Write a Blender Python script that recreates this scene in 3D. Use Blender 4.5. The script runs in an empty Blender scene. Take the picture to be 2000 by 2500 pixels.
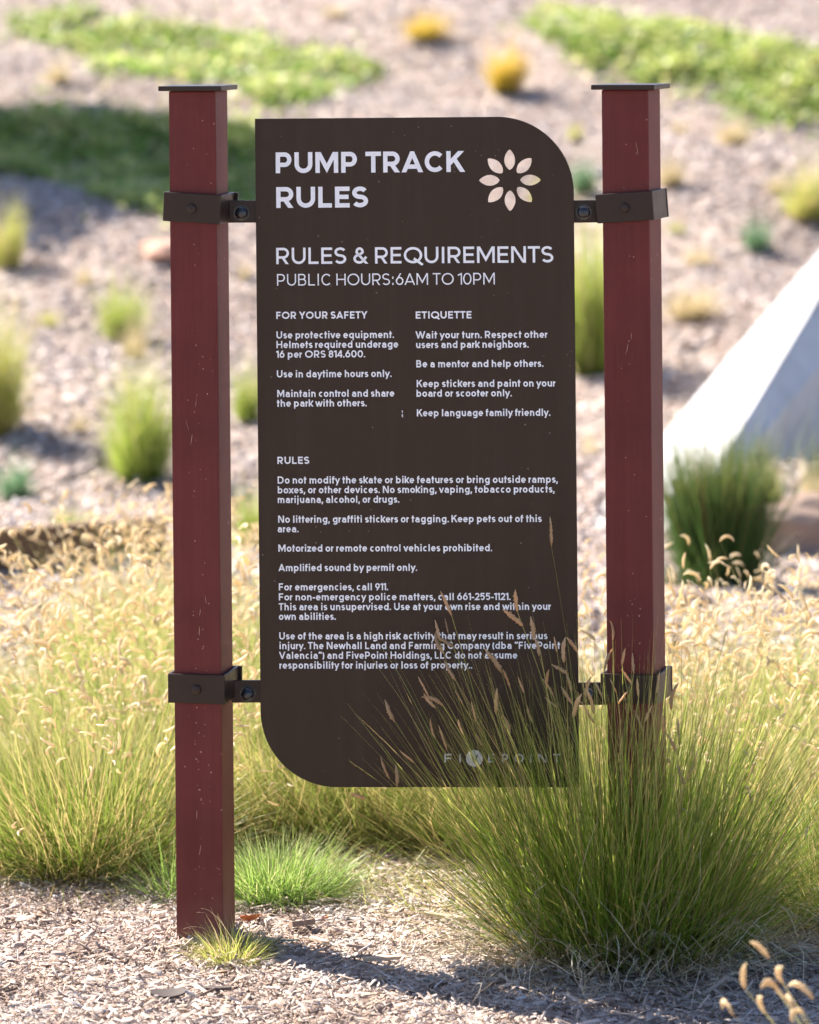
import bpy, math, random
import numpy as np
from mathutils import Matrix, Vector

R = math.radians
S = bpy.context.scene
COL = S.collection

# ------------------------------------------------------------------ camera
HC, FPX, HY, ROLL, DS = 1.715, 9400.0, 10.0, 0.0095, 7.07   # eye height, focal in photo px, horizon row, roll, sign distance
cd = bpy.data.cameras.new("camera"); cam = bpy.data.objects.new("camera", cd); COL.objects.link(cam)
cd.lens = FPX * 36 / 2500; cd.sensor_width = 36; cd.sensor_fit = 'AUTO'
cd.shift_y = -(1250 - HY) / 2500
cd.clip_start = 0.1; cd.clip_end = 2000
cam.matrix_world = Matrix.Translation((0, 0, HC)) @ Matrix.Rotation(R(90), 4, 'X') @ Matrix.Rotation(-ROLL, 4, 'Z')
cd.dof.use_dof = True; cd.dof.focus_distance = 7.02; cd.dof.aperture_fstop = 3.8
S.camera = cam

# ------------------------------------------------------------------ light
SUN_AZ = (-0.775, 0.632)            # horizontal direction towards the sun: behind and to the left
SUN_EL = R(40)
W = bpy.data.worlds.new("World"); S.world = W; W.use_nodes = True
nt = W.node_tree; nt.nodes.clear()
sky = nt.nodes.new('ShaderNodeTexSky'); sky.sky_type = 'NISHITA'; sky.sun_disc = False
sky.sun_elevation = SUN_EL; sky.sun_rotation = math.atan2(SUN_AZ[0], SUN_AZ[1])
bg = nt.nodes.new('ShaderNodeBackground'); bg.inputs[1].default_value = 0.065
wo = nt.nodes.new('ShaderNodeOutputWorld')
sky.ozone_density = 2.5
tint = nt.nodes.new('ShaderNodeMix'); tint.data_type = 'RGBA'; tint.blend_type = 'MULTIPLY'; tint.inputs[0].default_value = 1
tint.inputs[7].default_value = (0.96, 0.99, 1.09, 1)
nt.links.new(sky.outputs[0], tint.inputs[6]); nt.links.new(tint.outputs[2], bg.inputs[0]); nt.links.new(bg.outputs[0], wo.inputs[0])
sl = bpy.data.lights.new("sun", 'SUN'); sl.energy = 5.0; sl.angle = R(0.53); sl.color = (1, 0.93, 0.82)
so = bpy.data.objects.new("sun", sl); COL.objects.link(so)
sd = Vector((SUN_AZ[0] * math.cos(SUN_EL), SUN_AZ[1] * math.cos(SUN_EL), math.sin(SUN_EL)))
so.rotation_euler = sd.to_track_quat('Z', 'Y').to_euler(); so.location = sd * 20
S.view_settings.view_transform = 'Standard'; S.view_settings.look = 'None'
S.view_settings.exposure = 1.85; S.view_settings.gamma = 1; S.view_settings.use_curve_mapping = False

S.render.engine = 'CYCLES'
S.cycles.use_adaptive_sampling = True; S.cycles.adaptive_threshold = 0.025; S.cycles.adaptive_min_samples = 32
S.cycles.use_denoising = True
S.cycles.max_bounces = 8; S.cycles.diffuse_bounces = 4; S.cycles.glossy_bounces = 3
S.cycles.transmission_bounces = 5; S.cycles.transparent_max_bounces = 4
S.cycles.sample_clamp_indirect = 6

# ------------------------------------------------------------------ where a sight line meets the place
def ray(px, py):
    u = (np.asarray(px, float) - 1000) / FPX; v = (np.asarray(py, float) - HY) / FPX
    return (u - ROLL * v) / (1 + ROLL ** 2), (v + ROLL * u) / (1 + ROLL ** 2)
def P(px, py, d):
    a, b = ray(px, py)
    return Vector((float(a) * d, d, HC - float(b) * d))
def gz(x, y):
    x = np.asarray(x, float); y = np.asarray(y, float)
    t = np.maximum(0, np.minimum(y, 34) - 13.5)
    z = 0.2 * t * t / (t + 3)
    z = z + np.maximum(0, y - 34) * 0.02
    far = np.clip((y - 9) / 4, 0, 1)
    z = z + far * (0.05 * np.sin(x * 1.7 + y * 0.9) * np.sin(y * 1.1 - x * 0.6) + 0.06 * np.sin(y * 1.9 + x * 0.8 + 1.2 * np.sin(x * 0.9)))
    z = z + 0.012 * np.sin(x * 3.1 + 1.3) * np.sin(y * 2.7) * np.clip((y - 5) / 2, 0, 1)
    return z
def hits(px, py):
    a, b = ray(px, py); a = np.atleast_1d(a); b = np.atleast_1d(b)
    ds = np.linspace(4, 60, 1400)
    res = np.full(a.shape, 60.0); done = np.zeros(a.shape, bool)
    for d in ds:
        m = (~done) & (HC - b * d <= gz(a * d, d))
        res[m] = d; done |= m
    return np.stack([a * res, res, gz(a * res, res)], -1)
def H(px, py):
    h = hits([px], [py])[0]
    return Vector((float(h[0]), float(h[1]), float(h[2])))

# ------------------------------------------------------------------ helpers: objects
def tag(o, label=None, cat=None, group=None, kind=None):
    if label: o['label'] = label
    if cat: o['category'] = cat
    if group: o['group'] = group
    if kind: o['kind'] = kind
    return o
def empty(name, loc=(0, 0, 0), rz=0.0):
    o = bpy.data.objects.new(name, None); COL.objects.link(o)
    o.location = loc; o.rotation_euler = (0, 0, rz); o.empty_display_size = 0.1
    return o
def link(name, me, mat=None, parent=None, M=None):
    if mat and not me.materials: me.materials.append(mat)
    o = bpy.data.objects.new(name, me); COL.objects.link(o)
    if M is not None: o.matrix_local = M
    if parent: o.parent = parent
    return o
def mesh(name, v, f, smooth=False, **attrs):
    """v (n,3) array, f (m,k) array of one polygon size; attrs are per-vertex floats"""
    v = np.asarray(v, np.float32); f = np.asarray(f, np.int32)
    me = bpy.data.meshes.new(name)
    me.vertices.add(len(v)); me.vertices.foreach_set('co', v.ravel())
    k = f.shape[1]
    me.loops.add(f.size); me.loops.foreach_set('vertex_index', f.ravel())
    me.polygons.add(len(f)); me.polygons.foreach_set('loop_start', np.arange(0, f.size, k, dtype=np.int32))
    me.polygons.foreach_set('loop_total', np.full(len(f), k, np.int32))
    if smooth: me.polygons.foreach_set('use_smooth', np.ones(len(f), bool))
    for a, val in attrs.items():
        at = me.attributes.new(a, 'FLOAT', 'POINT'); at.data.foreach_set('value', np.asarray(val, np.float32))
    me.update(calc_edges=True)
    return me
import bmesh
def bm_mesh(name, bm, bevel=0, seg=2):
    if bevel: bmesh.ops.bevel(bm, geom=bm.edges[:], offset=bevel, segments=seg, affect='EDGES', profile=0.6)
    bmesh.ops.recalc_face_normals(bm, faces=bm.faces[:])
    me = bpy.data.meshes.new(name); bm.to_mesh(me); bm.free()
    return me
def box(bm, x0, x1, y0, y1, z0, z1):
    r = bmesh.ops.create_cube(bm, size=1)
    for v in r['verts']:
        v.co = Vector(((x0 + x1) / 2 + v.co.x * (x1 - x0), (y0 + y1) / 2 + v.co.y * (y1 - y0), (z0 + z1) / 2 + v.co.z * (z1 - z0)))
    return r['verts']

# ------------------------------------------------------------------ helpers: materials
def mat(name):
    m = bpy.data.materials.new(name); m.use_nodes = True
    t = m.node_tree; t.nodes.clear()
    out = t.nodes.new('ShaderNodeOutputMaterial')
    return m, t, out
def N(t, kind, **kw):
    n = t.nodes.new('ShaderNode' + kind)
    for k, v in kw.items():
        if k in n.inputs: n.inputs[k].default_value = v
        else: setattr(n, k, v)
    return n
def L(t, a, b): t.links.new(a, b)
def ramp(t, fac, stops, interp='LINEAR'):
    n = t.nodes.new('ShaderNodeValToRGB'); n.color_ramp.interpolation = interp
    e = n.color_ramp.elements
    while len(e) < len(stops): e.new(0.5)
    for el, (p, c) in zip(e, stops): el.position = p; el.color = (*c, 1) if len(c) == 3 else c
    if fac is not None: L(t, fac, n.inputs[0])
    return n
def mixc(t, fac, a, b, mode='MIX'):
    n = t.nodes.new('ShaderNodeMix'); n.data_type = 'RGBA'; n.blend_type = mode
    for i, val in ((0, fac), (6, a), (7, b)):
        if hasattr(val, 'links'): L(t, val, n.inputs[i])
        elif i == 0: n.inputs[0].default_value = val
        else: n.inputs[i].default_value = (*val, 1)
    return n.outputs[2]
def math_n(t, op, a, b=None):
    n = t.nodes.new('ShaderNodeMath'); n.operation = op
    for i, val in ((0, a), (1, b)):
        if val is None: continue
        if hasattr(val, 'links'): L(t, val, n.inputs[i])
        else: n.inputs[i].default_value = val
    return n.outputs[0]

def grass_mat(name, base, mid, tip, straw, straw_at=0.75, trans=0.5, vary=0.25):
    m, t, out = mat(name)
    a = N(t, 'Attribute', attribute_name='t'); r = N(t, 'Attribute', attribute_name='rnd')
    c = ramp(t, a.outputs['Fac'], [(0, base), (0.28, mid), (0.65, mid), (1, tip)]).outputs[0]
    s = ramp(t, r.outputs['Fac'], [(straw_at - 0.08, (0, 0, 0)), (straw_at + 0.08, (1, 1, 1))]).outputs[0]
    c = mixc(t, s, c, straw)
    v = N(t, 'Math', operation='FRACT'); v.inputs[0].default_value = 0
    mm = math_n(t, 'MULTIPLY', r.outputs['Fac'], 37.7); L(t, mm, v.inputs[0])
    vv = ramp(t, v.outputs[0], [(0, (1 - vary,) * 3), (1, (1 + vary,) * 3)]).outputs[0]
    c = mixc(t, 1.0, c, vv, 'MULTIPLY')
    p = N(t, 'BsdfPrincipled', Roughness=0.45); p.inputs['Specular IOR Level'].default_value = 0.35
    L(t, c, p.inputs['Base Color'])
    tr = N(t, 'BsdfTranslucent'); L(t, c, tr.inputs['Color'])
    mx = N(t, 'MixShader'); mx.inputs[0].default_value = trans
    L(t, p.outputs[0], mx.inputs[1]); L(t, tr.outputs[0], mx.inputs[2]); L(t, mx.outputs[0], out.inputs[0])
    return m

def chip_mat(name, stops, trans=0.0, rough=0.75):
    m, t, out = mat(name)
    r = N(t, 'Attribute', attribute_name='rnd')
    c = ramp(t, r.outputs['Fac'], stops).outputs[0]
    tc = N(t, 'TexCoord'); n = N(t, 'TexNoise', Scale=260.0, Detail=3.0); L(t, tc.outputs['Object'], n.inputs['Vector'])
    k = ramp(t, n.outputs['Fac'], [(0.3, (0.75,) * 3), (0.7, (1.15,) * 3)]).outputs[0]
    c = mixc(t, 1.0, c, k, 'MULTIPLY')
    p = N(t, 'BsdfPrincipled', Roughness=rough); p.inputs['Specular IOR Level'].default_value = 0.25
    L(t, c, p.inputs['Base Color']); L(t, p.outputs[0], out.inputs[0])
    return m

CHIPS = [(0, (0.14, 0.088, 0.065)), (0.14, (0.30, 0.21, 0.16)), (0.4, (0.46, 0.352, 0.29)), (0.75, (0.57, 0.47, 0.41)), (1, (0.70, 0.64, 0.60))]
def ground_mat():
    m, t, out = mat('mulch_ground')
    tc = N(t, 'TexCoord')
    n1 = N(t, 'TexNoise', Scale=0.9, Detail=6.0, Roughness=0.6); L(t, tc.outputs['Object'], n1.inputs['Vector'])
    v1 = N(t, 'TexVoronoi', Scale=45.0); L(t, tc.outputs['Object'], v1.inputs['Vector'])
    n2 = N(t, 'TexNoise', Scale=70.0, Detail=5.0, Roughness=0.7); L(t, tc.outputs['Object'], n2.inputs['Vector'])
    sep = N(t, 'SeparateColor'); L(t, v1.outputs['Color'], sep.inputs[0])
    c = ramp(t, sep.outputs[0], CHIPS).outputs[0]
    c2 = ramp(t, n2.outputs['Fac'], [(0.3, (0.6,) * 3), (0.65, (1.1,) * 3)]).outputs[0]
    c = mixc(t, 1.0, c, c2, 'MULTIPLY')
    c3 = ramp(t, n1.outputs['Fac'], [(0.35, (0.62, 0.60, 0.62)), (0.65, (1.08, 1.07, 1.06))]).outputs[0]
    c = mixc(t, 1.0, c, c3, 'MULTIPLY')
    p = N(t, 'BsdfPrincipled', Roughness=0.9); p.inputs['Specular IOR Level'].default_value = 0.15
    L(t, c, p.inputs['Base Color'])
    b = N(t, 'Bump', Strength=0.8, Distance=0.02); L(t, n2.outputs['Fac'], b.inputs['Height']); L(t, b.outputs[0], p.inputs['Normal'])
    L(t, p.outputs[0], out.inputs[0])
    return m

def painted_wood(name, col, dark):
    m, t, out = mat(name)
    tc = N(t, 'TexCoord')
    mp = N(t, 'Mapping'); mp.inputs['Scale'].default_value = (260, 260, 5); L(t, tc.outputs['Object'], mp.inputs[0])
    g = N(t, 'TexNoise', Scale=1.0, Detail=4.0, Roughness=0.6); L(t, mp.outputs[0], g.inputs['Vector'])
    big = N(t, 'TexNoise', Scale=7.0, Detail=5.0); L(t, tc.outputs['Object'], big.inputs['Vector'])
    c = mixc(t, ramp(t, g.outputs['Fac'], [(0.3, (0, 0, 0)), (0.7, (1, 1, 1))]).outputs[0], dark, col)
    c = mixc(t, 1.0, c, ramp(t, big.outputs['Fac'], [(0.35, (0.85,) * 3), (0.65, (1.12,) * 3)]).outputs[0], 'MULTIPLY')
    fd = N(t, 'Mapping'); fd.inputs['Scale'].default_value = (22, 22, 1.1); L(t, tc.outputs['Object'], fd.inputs[0])
    fn = N(t, 'TexNoise', Scale=1.0, Detail=5.0, Roughness=0.65); L(t, fd.outputs[0], fn.inputs['Vector'])
    c = mixc(t, math_n(t, 'MULTIPLY', ramp(t, fn.outputs['Fac'], [(0.45, (0, 0, 0)), (0.75, (1, 1, 1))]).outputs[0], 0.12), c, (0.24, 0.085, 0.07))
    xyz = N(t, 'SeparateXYZ'); L(t, tc.outputs['Object'], xyz.inputs[0])
    low = ramp(t, xyz.outputs['Z'], [(0.0, (1, 1, 1)), (0.16, (0, 0, 0))]).outputs[0]
    gr = math_n(t, 'MULTIPLY', math_n(t, 'MULTIPLY', low, ramp(t, big.outputs['Fac'], [(0.4, (0.1,) * 3), (0.6, (1, 1, 1))]).outputs[0]), 0.45)
    c = mixc(t, gr, c, (0.20, 0.13, 0.10))
    # small paint chips and dust specks
    sp = N(t, 'TexVoronoi', Scale=95.0); L(t, tc.outputs['Object'], sp.inputs['Vector'])
    cl = N(t, 'TexNoise', Scale=14.0, Detail=2.0); L(t, tc.outputs['Object'], cl.inputs['Vector'])
    sc = N(t, 'SeparateColor'); L(t, sp.outputs['Color'], sc.inputs[0])
    size = math_n(t, 'MULTIPLY', ramp(t, sc.outputs[1], [(0.86, (0, 0, 0)), (1.0, (1, 1, 1))]).outputs[0], 0.32)
    size = math_n(t, 'MULTIPLY', size, ramp(t, cl.outputs['Fac'], [(0.48, (0, 0, 0)), (0.62, (1, 1, 1))]).outputs[0])
    f = math_n(t, 'LESS_THAN', sp.outputs['Distance'], size)
    c = mixc(t, math_n(t, 'MULTIPLY', f, 0.5), c, (0.50, 0.33, 0.26))
    p = N(t, 'BsdfPrincipled', Roughness=0.55); p.inputs['Specular IOR Level'].default_value = 0.28
    L(t, c, p.inputs['Base Color'])
    b = N(t, 'Bump', Strength=0.25, Distance=0.0012); L(t, g.outputs['Fac'], b.inputs['Height']); L(t, b.outputs[0], p.inputs['Normal'])
    L(t, p.outputs[0], out.inputs[0])
    return m

def metal_paint(name, col, rough=0.42, specks=0.0):
    m, t, out = mat(name)
    tc = N(t, 'TexCoord')
    n = N(t, 'TexNoise', Scale=18.0, Detail=6.0, Roughness=0.65); L(t, tc.outputs['Object'], n.inputs['Vector'])
    n2 = N(t, 'TexNoise', Scale=900.0, Detail=2.0); L(t, tc.outputs['Object'], n2.inputs['Vector'])
    c = mixc(t, n.outputs['Fac'], tuple(k * 0.88 for k in col), tuple(k * 1.12 for k in col))
    sm = N(t, 'Mapping'); sm.inputs['Scale'].default_value = (28, 28, 1.6); L(t, tc.outputs['Object'], sm.inputs[0])
    st = N(t, 'TexNoise', Scale=1.0, Detail=5.0, Roughness=0.7); L(t, sm.outputs[0], st.inputs['Vector'])
    dust = math_n(t, 'MULTIPLY', ramp(t, st.outputs['Fac'], [(0.48, (0, 0, 0)), (0.8, (1, 1, 1))]).outputs[0], 0.06)
    c = mixc(t, dust, c, (0.22, 0.17, 0.13))
    if specks:
        sp = N(t, 'TexVoronoi', Scale=70.0); L(t, tc.outputs['Object'], sp.inputs['Vector'])
        sc = N(t, 'SeparateColor'); L(t, sp.outputs['Color'], sc.inputs[0])
        cl = N(t, 'TexNoise', Scale=6.0, Detail=2.0); L(t, tc.outputs['Object'], cl.inputs['Vector'])
        size = math_n(t, 'MULTIPLY', ramp(t, sc.outputs[1], [(0.84, (0, 0, 0)), (1.0, (1, 1, 1))]).outputs[0], 0.13)
        size = math_n(t, 'MULTIPLY', size, ramp(t, cl.outputs['Fac'], [(0.42, (0, 0, 0)), (0.6, (1, 1, 1))]).outputs[0])
        f = math_n(t, 'LESS_THAN', sp.outputs['Distance'], size)
        c = mixc(t, math_n(t, 'MULTIPLY', f, specks), c, (0.35, 0.28, 0.24))
    p = N(t, 'BsdfPrincipled'); p.inputs['Specular IOR Level'].default_value = 0.25
    L(t, ramp(t, n.outputs['Fac'], [(0.3, (rough - 0.06,) * 3), (0.7, (rough + 0.08,) * 3)]).outputs[0], p.inputs['Roughness'])
    L(t, c, p.inputs['Base Color'])
    b = N(t, 'Bump', Strength=0.12, Distance=0.0004); L(t, n2.outputs['Fac'], b.inputs['Height']); L(t, b.outputs[0], p.inputs['Normal'])
    L(t, p.outputs[0], out.inputs[0])
    return m
def plain(name, col, rough=0.5, spec=0.4, metallic=0.0):
    m, t, out = mat(name)
    tc = N(t, 'TexCoord'); n = N(t, 'TexNoise', Scale=60.0, Detail=4.0); L(t, tc.outputs['Object'], n.inputs['Vector'])
    c = mixc(t, n.outputs['Fac'], tuple(k * 0.85 for k in col), tuple(min(1, k * 1.15) for k in col))
    p = N(t, 'BsdfPrincipled', Roughness=rough, Metallic=metallic); p.inputs['Specular IOR Level'].default_value = spec
    L(t, c, p.inputs['Base Color']); L(t, p.outputs[0], out.inputs[0])
    return m
def concrete_mat():
    m, t, out = mat('pale_concrete')
    tc = N(t, 'TexCoord')
    n = N(t, 'TexNoise', Scale=4.0, Detail=8.0, Roughness=0.6); L(t, tc.outputs['Object'], n.inputs['Vector'])
    n2 = N(t, 'TexNoise', Scale=120.0, Detail=3.0); L(t, tc.outputs['Object'], n2.inputs['Vector'])
    c = ramp(t, n.outputs['Fac'], [(0.3, (0.40, 0.385, 0.37)), (0.5, (0.54, 0.525, 0.505)), (0.7, (0.60, 0.585, 0.56))]).outputs[0]
    p = N(t, 'BsdfPrincipled', Roughness=0.8); L(t, c, p.inputs['Base Color'])
    b = N(t, 'Bump', Strength=0.3, Distance=0.003); L(t, n2.outputs['Fac'], b.inputs['Height']); L(t, b.outputs[0], p.inputs['Normal'])
    L(t, p.outputs[0], out.inputs[0])
    return m
def timber_mat():
    m, t, out = mat('weathered_timber')
    tc = N(t, 'TexCoord'); mp = N(t, 'Mapping'); mp.inputs['Scale'].default_value = (3, 60, 60); L(t, tc.outputs['Object'], mp.inputs[0])
    n = N(t, 'TexNoise', Scale=1.0, Detail=6.0); L(t, mp.outputs[0], n.inputs['Vector'])
    c = ramp(t, n.outputs['Fac'], [(0.3, (0.09, 0.045, 0.02)), (0.7, (0.20, 0.112, 0.045))]).outputs[0]
    p = N(t, 'BsdfPrincipled', Roughness=0.75); L(t, c, p.inputs['Base Color']); L(t, p.outputs[0], out.inputs[0])
    return m

M_ground = ground_mat()
M_chip = chip_mat('wood_chip', CHIPS)
M_slope = chip_mat('grey_wood_chip', [(p, ((c[0] * .6 + .18) * .95, (c[1] * .6 + .142) * .97, (c[2] * .6 + .12) * 1.03)) for p, c in CHIPS])
M_post = painted_wood('maroon_painted_wood', (0.138, 0.0225, 0.0185), (0.122, 0.0195, 0.0165))
M_panel = metal_paint('brown_panel_paint', (0.0415, 0.0235, 0.0130), 0.44, specks=0.35)
M_steel = metal_paint('dark_brown_steel', (0.036, 0.0212, 0.0140), 0.38, specks=0.4)
M_bolt = plain('black_bolt', (0.02, 0.02, 0.022), 0.22, 0.6)
M_white = plain('white_vinyl', (0.92, 0.91, 0.91), 0.5)
M_grey = plain('grey_vinyl', (0.68, 0.66, 0.65), 0.5)
M_conc = concrete_mat()
M_timber = timber_mat()

G_main = grass_mat('olive_green_blade', (0.075, 0.055, 0.02), (0.19, 0.285, 0.026), (0.58, 0.53, 0.15), (0.62, 0.46, 0.18), 0.78, vary=0.45)
G_mid = grass_mat('green_gold_blade', (0.045, 0.035, 0.014), (0.17, 0.235, 0.035), (0.64, 0.54, 0.22), (0.62, 0.45, 0.2), 0.78)
G_gold = grass_mat('golden_blade', (0.06, 0.06, 0.018), (0.21, 0.29, 0.045), (0.68, 0.60, 0.26), (0.70, 0.56, 0.28), 0.76)
G_lime = grass_mat('bright_green_blade', (0.06, 0.10, 0.02), (0.26, 0.40, 0.08), (0.54, 0.60, 0.24), (0.6, 0.54, 0.28), 0.88)
G_yellow = grass_mat('yellow_green_blade', (0.30, 0.26, 0.08), (0.42, 0.45, 0.10), (0.62, 0.56, 0.22), (0.62, 0.45, 0.25), 0.8)
G_orange = grass_mat('orange_yellow_blade', (0.14, 0.16, 0.03), (0.55, 0.42, 0.05), (0.75, 0.42, 0.08), (0.7, 0.5, 0.3), 0.85)
G_deep = grass_mat('deep_green_blade', (0.04, 0.06, 0.02), (0.06, 0.12, 0.025), (0.17, 0.20, 0.06), (0.36, 0.22, 0.09), 0.93, trans=0.35)
G_olive = grass_mat('hill_green_blade', (0.09, 0.12, 0.02), (0.28, 0.36, 0.06), (0.52, 0.52, 0.14), (0.5, 0.42, 0.2), 0.88)
G_tan = grass_mat('dry_tan_blade', (0.25, 0.19, 0.10), (0.52, 0.43, 0.24), (0.66, 0.55, 0.36), (0.6, 0.48, 0.3), 0.8)
G_teal = grass_mat('blue_green_blade', (0.06, 0.10, 0.05), (0.12, 0.24, 0.12), (0.25, 0.38, 0.22), (0.4, 0.36, 0.2), 0.95)
G_dead = grass_mat('dead_thatch', (0.30, 0.20, 0.11), (0.50, 0.38, 0.24), (0.66, 0.55, 0.40), (0.74, 0.65, 0.50), 0.6, trans=0.3)
M_head = grass_mat('straw_seed_head', (0.76, 0.60, 0.38), (0.84, 0.71, 0.49), (0.88, 0.79, 0.60), (0.84, 0.68, 0.44), 0.75, trans=0.5, vary=0.15)
M_tanhead = grass_mat('tan_seed_head', (0.60, 0.40, 0.20), (0.72, 0.50, 0.28), (0.78, 0.60, 0.38), (0.66, 0.44, 0.24), 0.6, trans=0.5, vary=0.2)
M_nearhead = grass_mat('golden_seed_head', (0.66, 0.49, 0.29), (0.78, 0.62, 0.40), (0.84, 0.72, 0.52), (0.76, 0.58, 0.36), 0.7, trans=0.5, vary=0.2)
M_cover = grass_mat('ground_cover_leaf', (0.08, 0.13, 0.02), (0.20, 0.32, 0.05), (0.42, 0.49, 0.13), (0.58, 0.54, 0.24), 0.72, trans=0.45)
M_leaf = grass_mat('tree_leaf', (0.05, 0.09, 0.02), (0.07, 0.12, 0.03), (0.09, 0.14, 0.03), (0.12, 0.14, 0.04), 0.9, trans=0.35)

# ------------------------------------------------------------------ the ground and the slope behind
def axis(*segs):
    out = []
    for a, b, n in segs: out += list(np.linspace(a, b, n, endpoint=False))
    return np.array(out + [segs[-1][1]])
xs = axis((-400, -40, 8), (-40, -6, 18), (-6, 6, 100), (6, 40, 18), (40, 400, 8))
ys = axis((-60, 3, 12), (3, 36, 300), (36, 80, 16), (80, 700, 14))
gx, gy = np.meshgrid(xs, ys); vz = gz(gx, gy)
v = np.stack([gx, gy, vz], -1).reshape(-1, 3)
i = np.arange(len(ys) - 1)[:, None] * len(xs) + np.arange(len(xs) - 1)[None, :]
f = np.stack([i, i + 1, i + 1 + len(xs), i + len(xs)], -1).reshape(-1, 4)
g = link('ground', mesh('ground', v, f, True), M_ground)
tag(g, 'pale wood mulch ground rising to a bare slope behind the sign', 'ground', kind='structure')

# ------------------------------------------------------------------ wood chip mulch
def chips(rng, pos, ln, wd, th, tilt=0.45, flat=0.012):
    n = len(pos)
    az = rng.uniform(0, 2 * np.pi, n); el = rng.normal(0, tilt, n); ro = rng.normal(0, tilt, n)
    ca, sa, ce, se = np.cos(az), np.sin(az), np.cos(el), np.sin(el)
    d = np.stack([ca * ce, sa * ce, se], -1)
    s0 = np.stack([-sa, ca, 0 * ca], -1); u0 = np.cross(d, s0)
    cr, sr = np.cos(ro)[:, None], np.sin(ro)[:, None]
    s = s0 * cr + u0 * sr; u = u0 * cr - s0 * sr
    l = ln[:, None] / 2; w = wd[:, None] / 2; t = th[:, None] / 2
    a = rng.uniform(0.05, 1, (n, 2, 1))                 # splintered taper of the ends
    k = rng.normal(0, 0.2, (n, 1)) * ln[:, None]       # curl
    V = np.stack([pos - d * l - s * w * a[:, 0] - u * t, pos - d * l + s * w * a[:, 0] - u * t,
                  pos + d * l + s * w * a[:, 1] - u * t, pos + d * l - s * w * a[:, 1] - u * t,
                  pos - d * l * 0.8 - s * w * a[:, 0] * .8 + u * (t + k * .3), pos - d * l * .9 + s * w * a[:, 0] * .8 + u * t,
                  pos + d * l * 0.9 + s * w * a[:, 1] * .8 + u * (t + k * .3), pos + d * l * .8 - s * w * a[:, 1] * .8 + u * t], 1)
    base = np.array([[4, 5, 6, 7], [0, 1, 5, 4], [1, 2, 6, 5], [2, 3, 7, 6], [3, 0, 4, 7]])
    F = (np.arange(n)[:, None, None] * 8 + base[None]).reshape(-1, 4)
    return V.reshape(-1, 3), F, np.repeat(np.clip(rng.beta(2.2, 2.0, n), 0, 1), 8)

rng = np.random.default_rng(5)
def mulch(n, med, sig, lo, hi, asp, wmax, thick, tilt, lift):
    y_ = rng.uniform(6.15, 9.4, n); x_ = rng.uniform(-1, 1, n) * (0.122 * y_ + 0.12)
    pos = np.stack([x_, y_, gz(x_, y_) + rng.uniform(0.0, lift, n)], -1)
    ln = np.clip(rng.lognormal(np.log(med), sig, n), lo, hi); wd = np.minimum(ln * rng.uniform(asp[0], asp[1], n), wmax)
    return chips(rng, pos, ln, wd, rng.uniform(thick[0], thick[1], n), tilt)
parts = [mulch(62000, 0.010, 0.45, 0.004, 0.03, (0.08, 0.30), 0.004, (0.0006, 0.002), 0.38, 0.009),
         mulch(26000, 0.019, 0.45, 0.008, 0.05, (0.07, 0.30), 0.007, (0.0008, 0.0028), 0.30, 0.012),
         mulch(1500, 0.036, 0.35, 0.02, 0.08, (0.08, 0.32), 0.012, (0.002, 0.005), 0.20, 0.013)]
for cx_, cy_ in ((P(503.5, 2290, DS).x, DS), (P(1560, 2290, DS).x, DS)):       # mulch heaped against the posts
    n_ = 900; a_ = rng.uniform(0, 6.283, n_); d_ = 0.045 + np.abs(rng.normal(0, 0.035, n_)); ps_ = np.stack([cx_ + d_ * np.cos(a_) * 1.15, cy_ + d_ * np.sin(a_), np.zeros(n_)], -1)
    ps_[:, 2] = gz(ps_[:, 0], ps_[:, 1]) + rng.uniform(0, 1, n_) * np.maximum(0.004, 0.016 - 0.14 * (d_ - 0.045)); l_ = rng.uniform(0.008, 0.03, n_)
    parts.append(chips(rng, ps_, l_, l_ * rng.uniform(0.1, 0.3, n_), rng.uniform(0.0008, 0.0025, n_), 0.4))
tone = lambda V: 0.16 * np.sin(V[:, 0] * 5.3 + 2 * np.sin(V[:, 1] * 3.1)) * np.sin(V[:, 1] * 6.7 + 1.5 * np.sin(V[:, 0] * 4.7)) + 0.08 * np.sin(V[:, 0] * 17 + 3 * np.sin(V[:, 1] * 11)) - 0.04
parts = [(p[0], p[1], np.clip(p[2] + tone(p[0]), 0, 1), p[2]) for p in parts]
V_, F_, r_, _ = (lambda V, F, T, Q: (V, F, T, Q))(*(lambda ps: (np.concatenate([p[0] for p in ps]), np.concatenate([p[1] + sum(len(q[0]) for q in ps[:k]) for k, p in enumerate(ps)]), np.concatenate([p[2] for p in ps]), None))(parts))
o = link('wood_chip_mulch', mesh('wood_chip_mulch', V_, F_, rnd=r_), M_chip)
tag(o, 'pale shredded wood chip mulch covering the ground at the foot of the sign', 'mulch', kind='stuff')
n = 60000
yy = 9.2 + rng.beta(1.1, 1.5, n) * 26; xx = rng.uniform(-1, 1, n) * (0.118 * yy + 0.4)
pos = np.stack([xx, yy, gz(xx, yy) + rng.uniform(0.0, 0.02, n)], -1)
ln = np.clip(rng.lognormal(np.log(0.032), 0.5, n), 0.012, 0.13); wd = ln * rng.uniform(0.15, 0.6, n); th = rng.uniform(0.003, 0.012, n)
V_, F_, r_ = chips(rng, pos, ln, wd, th, 0.35)
o = link('wood_chip_mulch', mesh('slope_mulch', V_, F_, rnd=r_), M_slope)
tag(o, 'coarse pale wood mulch and pebbles strewn over the slope in the background', 'mulch', kind='stuff')

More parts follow.
